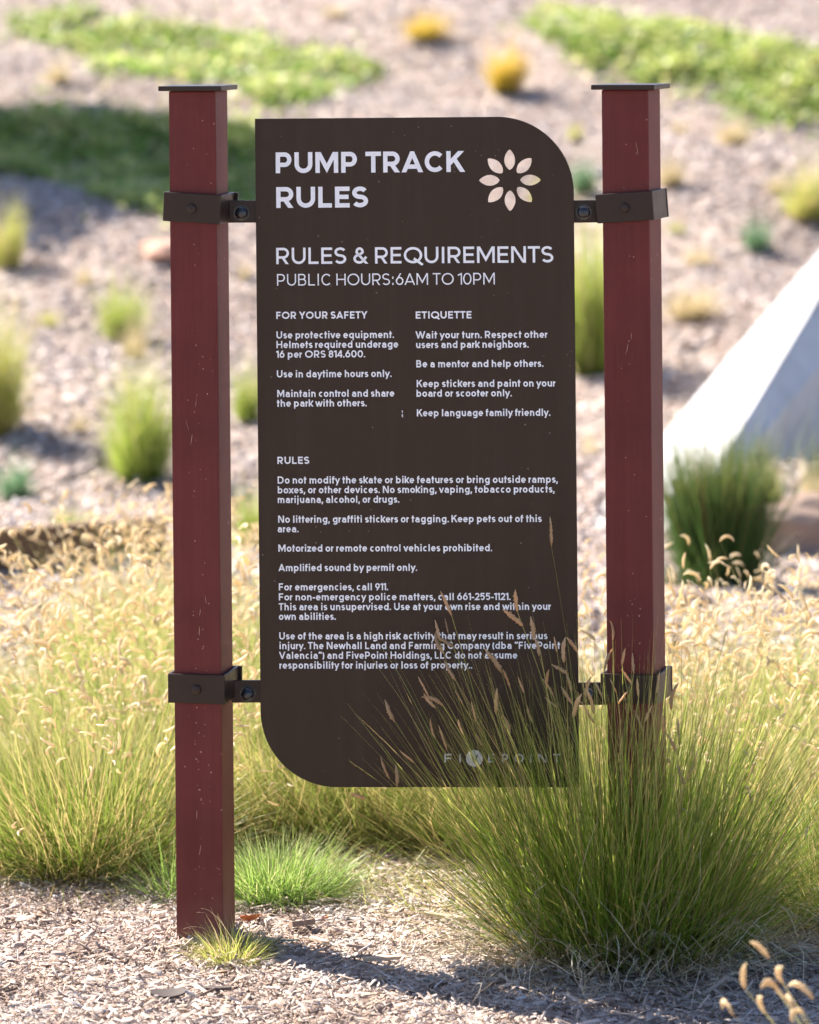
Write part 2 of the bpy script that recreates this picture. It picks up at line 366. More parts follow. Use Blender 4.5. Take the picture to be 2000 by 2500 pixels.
# ------------------------------------------------------------------ grass generators
def blades(rng, n, r0, Ls, lean, bend, w, K=6, wig=0.0, noise=0.25, root_z=-0.01, ell=1.0):
    """returns verts, faces, t, rnd, tip positions, tip directions"""
    rr = r0 * np.sqrt(rng.uniform(0, 1, n)); aa = rng.uniform(0, 2 * np.pi, n)
    root = np.stack([rr * np.cos(aa) * ell, rr * np.sin(aa), np.full(n, root_z)], -1)
    az = aa + rng.normal(0, 0.7, n)
    th = lean[0] + (lean[1] - lean[0]) * (rr / max(r0, 1e-6)) ** 0.9 + rng.normal(0, noise * (lean[1] - lean[0]) + 0.03, n)
    th = np.abs(th)
    Ln = rng.uniform(Ls[0], Ls[1], n) * (1 - 0.12 * rng.uniform(0, 1, n) ** 2)
    bd = rng.uniform(bend[0], bend[1], n)
    p = root.copy(); pts = [p]; dirs = []
    dz = np.zeros(n); ph = rng.uniform(0, 6.28, (n, 2)); wf = rng.uniform(4, 9, n)
    for k in range(K):
        s = (k + 0.5) / K
        a = th + bd * s ** 1.6
        az2 = az + wig * np.sin(ph[:, 0] + wf * s)
        a2 = a + wig * 0.8 * np.sin(ph[:, 1] + wf * 1.2 * s)
        d = np.stack([np.cos(az2) * np.sin(a2), np.sin(az2) * np.sin(a2), np.cos(a2)], -1)
        p = p + d * (Ln / K)[:, None]; p[:, 2] = np.maximum(p[:, 2], 0.003); pts.append(p); dirs.append(d)
    pts = np.stack(pts, 1)
    rot = rng.uniform(0, np.pi, n)
    sv = np.stack([np.cos(rot), np.sin(rot), 0 * rot], -1)
    tt = np.linspace(0, 1, K + 1)
    prof = (0.55 + 0.45 * np.minimum(1, tt * 4)) * (1 - tt ** 2.2) + 0.10
    ww = (w * rng.uniform(0.6, 1.35, n))[:, None, None] * prof[None, :, None] * 0.5
    A = pts - sv[:, None] * ww; B = pts + sv[:, None] * ww
    V = np.stack([A, B], 2).reshape(-1, 3)
    b = (np.arange(n) * (K + 1) * 2)[:, None] + (np.arange(K) * 2)[None]
    F = np.stack([b, b + 1, b + 3, b + 2], -1).reshape(-1, 4)
    T = np.repeat(np.tile(tt, (n, 1))[:, :, None], 2, 2).ravel()
    Rn = np.repeat(rng.uniform(0, 1, n), (K + 1) * 2)
    return V, F, T, Rn, pts[:, -1], dirs[-1]

def head_shape(curl, K=8, ns=5, rad=0.062, seed=0, rag=0.22):
    """comb-like curved seed head, unit length along +Z from the origin"""
    rg = np.random.default_rng(seed)
    p = np.zeros(3); pts = [p.copy()]; a = 0.0; fr = []
    for k in range(K):
        a = curl * ((k + 0.5) / K) ** 1.2
        d = np.array([math.sin(a), 0, math.cos(a)]); fr.append(d); p = p + d / K; pts.append(p.copy())
    fr.append(fr[-1]); V = []
    for k in range(K + 1):
        t = k / K; d = fr[k]; u = np.array([d[2], 0, -d[0]]); s = np.array([0, 1, 0])
        r = rad * (0.35 + 0.65 * min(1, t * 5)) * (1 - 0.85 * max(0, (t - 0.6) / 0.4) ** 1.5)
        for j in range(ns):
            q = 2 * math.pi * j / ns
            jit = 1 + rg.uniform(-rag, rag)
            V.append(pts[k] + (u * math.cos(q) * 1.25 + s * math.sin(q) * 0.7) * r * jit)
    F = [[k * ns + j, k * ns + (j + 1) % ns, (k + 1) * ns + (j + 1) % ns, (k + 1) * ns + j] for k in range(K) for j in range(ns)]
    T = np.repeat(np.linspace(0, 1, K + 1), ns)
    return np.array(V), np.array(F), T
HEADS = [head_shape(c, rad=0.070, seed=k) for k, c in enumerate((0.5, 1.0, 1.7, 2.6, 0.25, 3.4))]

def frame_from(d, rng):
    d = d / np.linalg.norm(d, axis=1)[:, None]
    q = rng.normal(0, 1, d.shape); x = q - d * (q * d).sum(1)[:, None]; x /= np.linalg.norm(x, axis=1)[:, None]
    return np.stack([x, np.cross(d, x), d], -1)      # columns
def heads_bulk(rng, pos, d, size, variants=(0, 1, 2, 3)):
    Vs, Fs, Ts, Rs = [], [], [], []; off = 0
    kind = rng.choice(variants, len(pos)); M = frame_from(d, rng)
    for k in set(kind):
        m = kind == k; V0, F0, T0 = HEADS[k]; c = m.sum()
        V = np.einsum('nij,vj->nvi', M[m], V0) * size[m][:, None, None] + pos[m][:, None]
        F = (np.arange(c)[:, None, None] * len(V0) + F0[None]) + off
        Vs.append(V.reshape(-1, 3)); Fs.append(F.reshape(-1, 4)); Ts.append(np.tile(T0, c)); Rs.append(np.repeat(rng.uniform(0, 1, c), len(V0)))
        off += c * len(V0)
    return np.concatenate(Vs), np.concatenate(Fs), np.concatenate(Ts), np.concatenate(Rs)
def join(*parts):
    off = 0; V, F, T, Rn = [], [], [], []
    for p in parts:
        V.append(p[0]); F.append(p[1] + off); T.append(p[2]); Rn.append(p[3]); off += len(p[0])
    return np.concatenate(V), np.concatenate(F), np.concatenate(T), np.concatenate(Rn)
def gmesh(name, d): return mesh(name, d[0], d[1], t=d[2], rnd=d[3])

# HEADMESH: shared meshes for separately placed seed heads
HM = []
for k, (V0, F0, T0) in enumerate(HEADS):
    me = mesh('seed_head', V0, F0, True, t=T0, rnd=np.full(len(V0), (0.2, 0.5, 0.65, 0.8, 0.4, 0.9)[k])); me.materials.append(M_head); HM.append(me)

TH_ = []
for k, (cv, rd) in enumerate(((0.15, 0.07), (0.45, 0.075), (0.85, 0.065), (-0.3, 0.08), (0.25, 0.095))):
    V0, F0, T0 = head_shape(cv, K=20, ns=6, rad=rd * 0.82, seed=20 + k, rag=0.42)
    me = mesh('seed_head', V0, F0, True, t=T0, rnd=np.full(len(V0), (0.2, 0.5, 0.7, 0.35, 0.9)[k])); me.materials.append(M_tanhead); TH_.append(me)
FH_ = []
for k, cv in enumerate((0.9, 1.8, 2.9, -2.2)):
    V0, F0, T0 = head_shape(cv, K=26, ns=7, rad=0.080, seed=40 + k, rag=0.45)
    me = mesh('seed_head', V0, F0, True, t=T0, rnd=np.full(len(V0), (0.2, 0.5, 0.65, 0.8)[k])); me.materials.append(M_nearhead); FH_.append(me)

# ------------------------------------------------------------------ the sign
YAW = R(-2.8)
c0 = P(1000, 1250, DS)
sign = empty('rules_sign', (c0.x, DS, 0), 0)
tag(sign, 'dark brown pump track rules sign hung between two maroon wooden posts', 'sign')
SI = sign.matrix_local.copy(); SI.translation = Vector((c0.x, DS, 0)); SIi = SI.inverted()

def local(p): return SIi @ p
def post(px_base, py_base, yaw, px_top, py_top):
    b = P(px_base, py_base, DS); b.z = 0
    t = P(px_top, py_top, DS)
    h = t.z
    w = 0.0885
    bm = bmesh.new(); box(bm, -w / 2, w / 2, -w / 2, w / 2, -0.35, h)
    M = Matrix.Translation(local(b)) @ Matrix.Rotation(yaw, 4, 'Z')
    o = link('post', bm_mesh('post', bm, 0.003), M_post, sign, M)
    bm = bmesh.new(); q = 0.0595; box(bm, -q, q, -q, q, h + 0.0005, h + 0.0095)
    link('cap', bm_mesh('cap', bm, 0.0012), M_steel, o)
    return o, b, h
post_a, ba, ha = post(503.5, 2290, R(-11.9), 483.5, 221)
post_b, bb, hb = post(1560, 2290, R(-18.1), 1540, 218)
post_a['label'] = 'maroon post left of the panel, its foot beside a yellow tuft'
post_b['label'] = 'maroon post right of the panel, its foot behind the big grass clump'

M_chipped = plain('bare_wood_fleck', (0.50, 0.32, 0.22), 0.8)
def flecks(post_o, base, h, seed, n):
    """small paint chips and scratches on the front face of a post"""
    rg = random.Random(seed); vs, fs = [], []
    for k in range(n):
        z = rg.uniform(0.02, h - 0.05) if rg.random() < 0.55 else rg.uniform(0.02, h * 0.42); x = rg.gauss(0.008, 0.013); x = max(-0.038, min(0.038, x))
        if rg.random() < 0.09: a, b = rg.uniform(0.0003, 0.0006), rg.uniform(0.004, 0.014)
        else: a = b = rg.uniform(0.0005, 0.0013) * rg.uniform(0.7, 1.3)
        m = 7; sl = rg.uniform(-0.25, 0.25); i0 = len(vs)
        for j in range(m):
            q = 2 * math.pi * j / m; rr = rg.uniform(0.6, 1.2); vs.append((x + a * math.cos(q) * rr + b * math.sin(q) * sl * (1 if b > a * 2 else 0), -0.0445, z + b * math.sin(q) * rr))
        fs.append(list(range(i0, i0 + m)))
    me = bpy.data.meshes.new('paint_chip'); me.from_pydata(vs, [], fs); me.update()
    o = link('paint_chip', me, M_chipped, post_o); o['kind'] = 'stuff'
flecks(post_a, ba, ha, 4, 95); flecks(post_b, bb, hb, 8, 60)

# panel plane
PYO = -0.012    # panel front in front of the post centre line
PM = Matrix.Translation(local(Vector((c0.x, DS + PYO, 0)))) @ Matrix.Rotation(YAW, 4, 'Z')
PMw = SI @ PM
pn = (PMw.to_3x3() @ Vector((0, -1, 0))); po = PMw.translation
def on_panel(px, py):
    a, b = ray(px, py); d = Vector((float(a), 1, -float(b))); o = Vector((0, 0, HC))
    t = (po - o).dot(pn) / d.dot(pn)
    q = PMw.inverted() @ (o + d * t)
    return q.x, q.z
x0, zt = on_panel(622.5, 290); x1, _ = on_panel(1402.5, 600); _, zb = on_panel(1000, 1922)
RAD = 0.140; TH = 0.0065
def poly_curve(name, loops, extrude):
    cu = bpy.data.curves.new(name, 'CURVE'); cu.dimensions = '2D'; cu.fill_mode = 'BOTH'; cu.extrude = extrude
    for lp in loops:
        sp = cu.splines.new('POLY'); sp.points.add(len(lp) - 1); sp.use_cyclic_u = True
        for pt, (x, y) in zip(sp.points, lp): pt.co = (x, y, 0, 1)
    return cu
def curve_to_mesh(cu, name):
    tmp = bpy.data.objects.new('tmp', cu); COL.objects.link(tmp)
    dg = bpy.context.evaluated_depsgraph_get(); me = bpy.data.meshes.new_from_object(tmp.evaluated_get(dg))
    bpy.data.objects.remove(tmp); bpy.data.curves.remove(cu); me.name = name
    return me
def arc(cx, cy, r, a0, a1, n=40): return [(cx + r * math.cos(a0 + (a1 - a0) * k / n), cy + r * math.sin(a0 + (a1 - a0) * k / n)) for k in range(n + 1)]
outline = [(x0, zt)] + arc(x1 - RAD, zt - RAD, RAD, math.pi / 2, 0) + [(x1, zb)] + arc(x0 + RAD, zb + RAD, RAD, -math.pi / 2, -math.pi)
fx, fz = on_panel(1245, 440); pxm = DS / FPX
petals = []
for k in range(8):
    a = math.pi / 2 + k * math.pi / 4; lp = []
    r1, r2, hw = 25 * pxm, 75 * pxm, 13.2 * pxm
    def pt(t, sgn):
        r = r1 + (r2 - r1) * t; q = hw * (math.sin(math.pi * min(1, t ** 0.92)) ** 0.72) * sgn
        return (fx + r * math.cos(a) - q * math.sin(a), fz + r * math.sin(a) + q * math.cos(a))
    for j in range(17): lp.append(pt(j / 16, 1))
    for j in range(15, 0, -1): lp.append(pt(j / 16, -1))
    petals.append(lp)
me = curve_to_mesh(poly_curve('panel', [outline] + petals, TH / 2), 'panel')
RX = Matrix.Rotation(R(90), 4, 'X')             # the curve's XY plane stands upright, its front faces -Y
me.transform(Matrix.Translation((0, TH / 2, 0)) @ RX)
panel = link('panel', me, M_panel, sign, PM)

# a geometric sans drawn as strokes: every glyph is a list of centre lines inside a box W wide and 1 (cap height) tall
XH = 0.725
def el(cx, cy, rx, ry, a0, a1, n=None):
    n = n or max(4, int(abs(a1 - a0) / 12))
    return [(cx + rx * math.cos(R(a0 + (a1 - a0) * k / n)), cy + ry * math.sin(R(a0 + (a1 - a0) * k / n))) for k in range(n + 1)]
def glyph(c, W, h):
    l, r, b, t, X = h, W - h, h, 1 - h, XH; xt = X - h; m = W / 2
    o = lambda cx, rx, y0, y1, a0=0, a1=360: el(cx, (y0 + y1) / 2, rx, (y1 - y0) / 2, a0, a1)
    ess = lambda y0, y1, k=0.51: o(m, m - h, y0 + (y1 - y0) * k, y1, 28, 270) + o(m, m - h * 0.9, y0, y0 + (y1 - y0) * k, 90, -152)[1:]
    V = lambda x: [(x, -.0), (x, 1)]
    if c == 'A': return [[(h * .55, -.2), (m, 1 + .0), (W - h * .55, -.2)][0:0] or [(h * 0.9 - .2 * (m - h * .9), -.2), (m, 1 - h * .5), (W - h * .9 + .2 * (m - h * .9), -.2)], [(W * .22, .27), (W * .78, .27)]]
    if c == 'B': return [V(l), [(l, t)] + o(W * .55, W * .36 - h, .53, t, 90, -90) + [(l, .53)], [(l, .53)] + o(W * .58, W * .42 - h, b, .53, 90, -90) + [(l, b)]]
    if c == 'C': return [o(m + .02, m - h, b, t, 42, 318)]
    if c == 'D': return [V(l), [(l, t)] + o(W * .45, W * .55 - h, b, t, 90, -90) + [(l, b)]]
    if c == 'E': return [V(l), [(l, t), (W, t)], [(l, .51), (W * .93, .51)], [(l, b), (W, b)]]
    if c == 'F': return [V(l), [(l, t), (W, t)], [(l, .48), (W * .92, .48)]]
    if c == 'H': return [V(l), V(r), [(l, .51), (r, .51)]]
    if c == 'I': return [V(m)]
    if c == 'K': return [V(l), [(l, .36), (W + .02, 1.16)], [(W * .42, .66), (W + .04, -.16)]]
    if c == 'L': return [V(l), [(l, b), (W, b)]]
    if c == 'M': return [V(l), V(r), [(l, 1 + h * .6), (m, .22), (r, 1 + h * .6)]]
    if c == 'N': return [V(l), V(r), [(l * .9, 1 + h), (W - l * .9, -h)]]
    if c == 'O': return [o(m, m - h, b, t)]
    if c == 'P': return [V(l), [(l, t)] + o(W * .56, W * .44 - h, .40, t, 90, -90) + [(l, .40)]]
    if c == 'Q': return [o(m, m - h, b, t), [(m + .05, .30), (W + .03, -.10)]]
    if c == 'R': return [V(l), [(l, t)] + o(W * .56, W * .44 - h, .41, t, 90, -90) + [(l, .41)], [(W * .48, .43), (W + .02, -.2)]]
    if c == 'S': return [ess(b, t)]
    if c == 'T': return [V(m), [(0, t), (W, t)]]
    if c == 'U': return [[(l, 1)] + el(m, m * .98, m - h, m * .98 - h, 180, 360) + [(r, 1)]]
    if c == 'V': return [[(h * .9 - .2 * (m - h * .9), 1.2), (m, h * .5), (W - h * .9 + .2 * (m - h * .9), 1.2)]]
    if c == 'W': return [[(h * .3, 1.1), (W * .28, .02), (m, .95), (W * .72, .02), (W - h * .3, 1.1)]]
    if c == 'Y': return [[(h * .3, 1.1), (m, .43), (W - h * .3, 1.1)], [(m, .46), (m, 0)]]
    if c == '&': return [[(W + .02, -.06), (W * .26, .66)] + o(W * .45, W * .21, .55, t, 190, -20) + o(W * .42, W * .42 - h, b, .53, 95, 340)[0:] + [(W * .93, .42)]]
    # lower case
    if c == 'a': return [o(m, m - h, X * .28, xt, 155, 0) + [(r, 0)], [(r, X * .58)] + o(W * .46, W * .46 - h * .9, b * .92, X * .58, 90, 270) + [(W * .62, b * .92), (r, X * .26)]]
    if c == 'b': return [V(l), o(m, m - h, b, xt)]
    if c == 'c': return [o(m + .02, m - h, b, xt, 48, 312)]
    if c == 'd': return [V(r), o(m, m - h, b, xt)]
    if c == 'e': return [[(l, X * .5)] + o(m, m - h, b, xt, 0, 318)[0:1] + o(m, m - h, b, xt, 0, 318)[1:]]
    if c == 'f': return [[(W * .38, 0)] + el(W * .38 + .17, .82, .17, .18 - h, 180, 85) , [(0, X - h), (W, X - h)]]
    if c == 'g': return [o(m, m - h, b, xt), [(r, X)] + el(m, -.04, m - h, .24 - h, 0, -150)]
    if c == 'h': return [V(l), el(m, X * .55, m - h, xt - X * .55, 180, 0) + [(r, 0)]]
    if c == 'i': return [[(m, 0), (m, X)], [(m, .84), (m, 1.02)]]
    if c == 'j': return [[(m, X), (m, -.08)] + el(m - .14, -.08, .14, .17 - h, 0, -80)[1:], [(m, .84), (m, 1.02)]]
    if c == 'k': return [V(l), [(l, X * .30), (W + .0, X * 1.12)], [(W * .40, X * .62), (W + .05, -.13)]]
    if c == 'l': return [V(m)]
    if c == 'm':
        q = W / 2; rr = (W - 2 * h) / 4
        return [[(l, 0), (l, X)], el(l + rr, X * .6, rr, xt - X * .6, 180, 0) + [(l + 2 * rr, 0)], el(l + 3 * rr, X * .6, rr, xt - X * .6, 180, 0) + [(r, 0)]]
    if c == 'n': return [[(l, 0), (l, X)], el(m, X * .55, m - h, xt - X * .55, 180, 0) + [(r, 0)]]
    if c == 'o': return [o(m, m - h, b, xt)]
    if c == 'p': return [[(l, -.27), (l, X)], o(m, m - h, b, xt)]
    if c == 'q': return [[(r, -.27), (r, X)], o(m, m - h, b, xt)]
    if c == 'r': return [[(l, 0), (l, X)], el(W + .02, X * .45, W + .02 - l, xt - X * .45, 178, 98)]
    if c == 's': return [ess(b * .95, xt + h * .05)]
    if c == 't': return [[(W * .45, .95), (W * .45, .0)], [(0, X - h), (W, X - h)]]
    if c == 'u': return [[(r, 0), (r, X)], [(l, X)] + el(m, X * .45, m - h, X * .45 - h, 180, 360)]
    if c == 'v': return [[(h * .3, X * 1.1), (m, h * .4), (W - h * .3, X * 1.1)]]
    if c == 'w': return [[(h * .2, X * 1.1), (W * .28, h * .4), (m, X * .93), (W * .72, h * .4), (W - h * .2, X * 1.1)]]
    if c == 'x': return [[(-.03, X * 1.12), (W + .03, -X * .12)], [(-.03, -X * .12), (W + .03, X * 1.12)]]
    if c == 'y': return [[(h * .3, X * 1.1), (m + .01, .02)], [(W - h * .1, X * 1.1), (W * .24, -.33)]]
    if c == 'z': return [[(0, xt), (W, xt)], [(W - h, xt), (h, b)], [(0, b), (W, b)]]
    if c == '0': return [o(m, m - h, b, t)]
    if c == '1': return [V(r), [(r, t - .01), (-.02, .80)]]
    if c == '2': return [o(m, m - h, .44, t, 165, -38) + [(l, b), (W, b)]]
    if c == '4': return [[(W * .74, 0), (W * .74, 1)], [(W * .74, 1.02), (l * .8, .27), (W, .27)]]
    if c == '5': return [[(W * .92, t), (W * .2, t), (W * .14, .56)] + o(m - .02, m - h, b, .62, 120, -145)]
    if c == '6': return [o(m, m - h, b, .64), [(l + .005, .36)] + [(W * .2, .52), (W * .68, 1.04)]]
    if c == '9': return [o(m, m - h, .36, t), [(r - .005, .64)] + [(W * .8, .48), (W * .32, -.04)]]
    if c == '8': return [o(m, m * .88 - h, .54, t), o(m, m - h, b, .54)]
    if c == '.': return [[(m, 0), (m, .19)]]
    if c == ',': return [[(m + .03, .19), (m - .06, -.17)]]
    if c == ':': return [[(m, 0), (m, .19)], [(m, .53), (m, .72)]]
    if c == '-': return [[(0, .36), (W, .36)]]
    if c == '(': return [el(W + .28, .40, W + .28 - h, .72, 138, 222)]
    if c == ')': return [el(-.28, .40, W + .28 - h, .72, 42, -42)]
    if c == '\u201c': return [[(.10, .72), (.20, 1)], [(W * .5 + .10, .72), (W * .5 + .20, 1)]]
    if c == '\u201d': return [[(.06, .72), (.16, 1)], [(W * .5 + .06, .72), (W * .5 + .16, 1)]]
    return []
GW = dict(A=.86, B=.66, C=.84, D=.80, E=.58, F=.56, H=.76, I=.20, K=.72, L=.54, M=.94, N=.78, O=.98, P=.65, Q=.98, R=.68, S=.62, T=.64, U=.74, V=.84, W=1.18, Y=.76)
GW.update({'&': .74, 'a': .56, 'b': .62, 'c': .56, 'd': .62, 'e': .60, 'f': .36, 'g': .62, 'h': .57, 'i': .20, 'j': .20, 'k': .55, 'l': .20, 'm': .90, 'n': .57, 'o': .62, 'p': .62, 'q': .62,
    'r': .34, 's': .47, 't': .37, 'u': .57, 'v': .58, 'w': .86, 'x': .56, 'y': .58, 'z': .50, '0': .68, '1': .32, '2': .58, '4': .64, '5': .58, '6': .62, '8': .60, '9': .62,
    '.': .20, ',': .20, ':': .20, '-': .34, '(': .26, ')': .26, '\u201c': .44, '\u201d': .44, ' ': .265})
SB = {c: .035 for c in 'AKTVWYXxvwyktfrz14(),.-\u201c\u201d'}; SB.update({c: .055 for c in 'COQGScoes069852'})
CLIP = {**{c: (0, XH) for c in 'vwxkz'}, 'y': (-.27, XH), 'k': (0, 1), 'p': (-.27, XH), 'q': (-.27, XH), 'g': (-.3, XH), 'j': (-.3, 1.02), ',': (-.2, .2), '(': (-.2, 1.05), ')': (-.2, 1.05), 'Q': (-.12, 1)}
def clip_poly(p, y, up):
    out = []
    for i_ in range(len(p)):
        a, b = p[i_], p[(i_ + 1) % len(p)]; ia = (a[1] <= y) if up else (a[1] >= y); ib = (b[1] <= y) if up else (b[1] >= y)
        if ia: out.append(a)
        if ia != ib: k = (y - a[1]) / (b[1] - a[1]); out.append((a[0] + (b[0] - a[0]) * k, y))
    return out
def stroke(pts, h):
    """quads along a polyline with mitred joins"""
    P_ = [np.array(p, float) for p in pts]; P_ = [p for k, p in enumerate(P_) if k == 0 or np.linalg.norm(p - P_[k - 1]) > 1e-4]
    closed = np.linalg.norm(P_[0] - P_[-1]) < 1e-3
    nrm = []
    for a, b in zip(P_, P_[1:]): d = (b - a) / np.linalg.norm(b - a); nrm.append(np.array([-d[1], d[0]]))
    off = []
    for k in range(len(P_)):
        n0 = nrm[k - 1] if k > 0 else (nrm[-1] if closed else nrm[0]); n1 = nrm[k] if k < len(nrm) else (nrm[0] if closed else nrm[-1])
        s = n0 + n1; q = s / max(1e-6, s.dot(s)) * 2; ln_ = np.linalg.norm(q)
        off.append(q * (min(ln_, 6) / ln_) * h)
    return [[tuple(P_[k] - off[k]), tuple(P_[k + 1] - off[k + 1]), tuple(P_[k + 1] + off[k + 1]), tuple(P_[k] + off[k])] for k in range(len(P_) - 1)]
def layout(s, target, weight, sbk=1.0):
    """polygons of one line, in cap heights; glyph widths stretch a little so that the line is `target` long"""
    h = weight / 2
    adv = []; tot = 0
    for i_, c in enumerate(s):
        sb = SB.get(c, .085) * sbk if c != ' ' else 0
        a = (0 if i_ == 0 else sb); e = (0 if i_ == len(s) - 1 else sb); adv.append((a, GW[c], e)); tot += a + GW[c] + e
    k = target / tot; x = 0; polys = []
    for c, (a, w, e) in zip(s, adv):
        x += a * k; lo, hi = CLIP.get(c, (0, 1.02 if c in 'ij' else 1))
        W_ = w if c in 'Iil.,:' else w * k; dx = x + (w * k - W_) / 2
        for j, st in enumerate(glyph(c, W_, h)):
            for q in stroke(st, h):
                q = clip_poly(clip_poly(q, hi, True), lo, False)
                if len(q) >= 3: polys.append(([(px + dx, py) for px, py in q], j))
        x += (w + e) * k
    return polys
def lettering(name, lines, weight, m=M_white, sbk=1.0):
    """each line: text, left px, baseline px, right px, cap height px"""
    vs, fs = [], []
    for s, l, b, r, cap in lines:
        size = cap * pxm; xl, zl = on_panel(l, b); xr, zr = on_panel(r, b)
        for q, j in layout(s, (xr - xl) / size, weight, sbk):
            fs.append(list(range(len(vs), len(vs) + len(q)))); vs += [(xl + x * size, -0.0005 - 0.00004 * j, zl + y * size) for x, y in q]
    me = bpy.data.meshes.new(name); me.from_pydata(vs, [], fs); me.update()
    return link(name, me, m, panel)
lettering('title_lettering', [('PUMP TRACK', 673.6, 423, 1133, 51)], 0.21, sbk=0.72)
lettering('title_lettering', [('RULES', 674.8, 507.7, 898.6, 51)], 0.21, sbk=0.72)
lettering('heading_lettering', [('RULES & REQUIREMENTS', 674.8, 645, 1351, 40)], 0.152, sbk=0.85)
lettering('hours_lettering', [('PUBLIC HOURS:6AM TO 10PM', 676.7, 697.5, 1208.5, 28.5)], 0.108)
lettering('column_heading', [('FOR YOUR SAFETY', 674.8, 778.6, 897, 17.6)], 0.20)
lettering('column_heading', [('ETIQUETTE', 1015.3, 778, 1151.4, 17.8)], 0.20)
lettering('column_heading', [('RULES', 677.5, 1132.7, 755.3, 17.6)], 0.20)
C_ = 17.6
lettering('safety_lettering', [('Use protective equipment.', 675.3, 826.6, 962.4, C_), ('Helmets required underage', 675.3, 850.1, 972.4, C_),
    ('16 per ORS 814.600.', 674.8, 873.6, 892.3, C_), ('Use in daytime hours only.', 676.2, 921.6, 956.5, C_),
    ('Maintain control and share', 677.1, 969.5, 962.9, C_), ('the park with others.', 676.2, 993, 896, C_)], 0.185)
lettering('etiquette_lettering', [('Wait your turn. Respect other', 1015.3, 826.4, 1337.3, C_), ('users and park neighbors.', 1016.2, 850, 1291.2, C_),
    ('Be a mentor and help others.', 1016.7, 897, 1327.3, C_), ('Keep stickers and paint on your', 1017.6, 945.2, 1356.7, C_),
    ('board or scooter only.', 1017.1, 968.8, 1250, C_), ('Keep language family friendly.', 1018, 1016.6, 1344.1, C_)], 0.185)
lettering('rules_lettering', [('Do not modify the skate or bike features or bring outside ramps,', 678, 1180.8, 1362.2, C_),
    ('boxes, or other devices. No smoking, vaping, tobacco products,', 678.4, 1204.6, 1354.5, C_),
    ('marijuana, alcohol, or drugs.', 678.4, 1228.2, 975.5, C_),
    ('No littering, graffiti stickers or tagging. Keep pets out of this', 679.3, 1276.3, 1322.8, C_), ('area.', 678.4, 1299.6, 729.5, C_),
    ('Motorized or remote control vehicles prohibited.', 679.8, 1347, 1202.1, C_), ('Amplified sound by permit only.', 680.2, 1394.5, 1019, C_)], 0.185)
lettering('contact_lettering', [('For emergencies, call 911.', 681.1, 1441.6, 948, C_), ('For non-emergency police matters, call 661-255-1121.', 681.1, 1466, 1246.9, C_),
    ('This area is unsupervised. Use at your own rise and within your', 680.7, 1490, 1345.4, C_), ('own abilities.', 681.1, 1513.5, 820.4, C_)], 0.185)
lettering('liability_lettering', [('Use of the area is a high risk activity that may result in serious', 682.1, 1561.3, 1336.9, C_),
    ('injury. The Newhall Land and Farming Company (dba \u201cFivePoint', 682.5, 1584.9, 1368, C_),
    ('Valencia\u201d) and FivePoint Holdings, LLC do not assume', 681.6, 1608.6, 1263.2, C_),
    ('responsibility for injuries or loss of property..', 682.5, 1632.6, 1153.3, C_)], 0.185)
for item in (('F', 1085.4, 1861.5, 1103, 21), ('I', 1121, 1861.5, 1126, 21), ('E', 1192, 1861.5, 1207, 21), ('P', 1226, 1861.5, 1241, 21), ('O', 1256, 1861.5, 1279, 21), ('I', 1294, 1861.5, 1299, 21), ('N', 1314, 1861.5, 1335, 21), ('T', 1351, 1861.5, 1368, 21)):
    lettering('logo_letter', [item], 0.17, M_grey)
# round badge with a V cut out of it
cx, cz = on_panel(1158.5, 1851.5); rb = 20.5 * pxm
circ = arc(cx, cz, rb, 0, 2 * math.pi * 47 / 48, 47)
def vpt(x, y): return (cx + x * pxm, cz + y * pxm)
vee = [vpt(-10, 10), vpt(-6.5, 10), vpt(0, -6), vpt(6.5, 10), vpt(10, 10), vpt(1.8, -11), vpt(-1.8, -11)]
me = curve_to_mesh(poly_curve('logo_badge', [circ, vee], 0.0002), 'logo_badge'); me.transform(Matrix.Translation((0, -0.0006, 0)) @ RX)
link('logo_badge', me, M_grey, panel)
# the small white scrape in the paint
bm = bmesh.new()
for (a, b) in (((981, 1002), (983.5, 1002)), ((980.5, 1012), (984, 1011))):
    q = [on_panel(a[0], a[1]), on_panel(b[0], b[1]), on_panel(b[0] + 0.5, a[1] + 7), on_panel(a[0] + .8, a[1] + 6)]
    bm.faces.new([bm.verts.new((x, -0.0005, z)) for x, z in q])
me = bpy.data.meshes.new('paint_scrape'); bm.to_mesh(me); bm.free(); link('paint_scrape', me, M_grey, panel)

def dome(r, h, n=20, hexed=False):
    bm = bmesh.new()
    prof = [(r, 0), (r, h * 0.25)] + [(r * math.cos(q), h * 0.25 + h * 0.75 * math.sin(q)) for q in np.linspace(0.15, 1.35, 6)]
    rings = []
    for rr, hh in prof: rings.append([bm.verts.new((rr * math.cos(2 * math.pi * k / n), -hh, rr * math.sin(2 * math.pi * k / n))) for k in range(n)])
    for a, b in zip(rings, rings[1:]):
        for k in range(n): bm.faces.new((a[k], a[(k + 1) % n], b[(k + 1) % n], b[k]))
    bm.faces.new(rings[-1]); bm.faces.new(rings[0][::-1])
    me = bm_mesh('bolt', bm)
    for p in me.polygons: p.use_smooth = True
    return me
def washer(r, h, n=24):
    bm = bmesh.new(); a = [bm.verts.new((r * math.cos(2 * math.pi * k / n), 0, r * math.sin(2 * math.pi * k / n))) for k in range(n)]
    b = [bm.verts.new((r * math.cos(2 * math.pi * k / n), -h, r * math.sin(2 * math.pi * k / n))) for k in range(n)]
    for k in range(n): bm.faces.new((a[k], a[(k + 1) % n], b[(k + 1) % n], b[k]))
    bm.faces.new(b); bm.faces.new(a[::-1]); return bm_mesh('washer', bm)
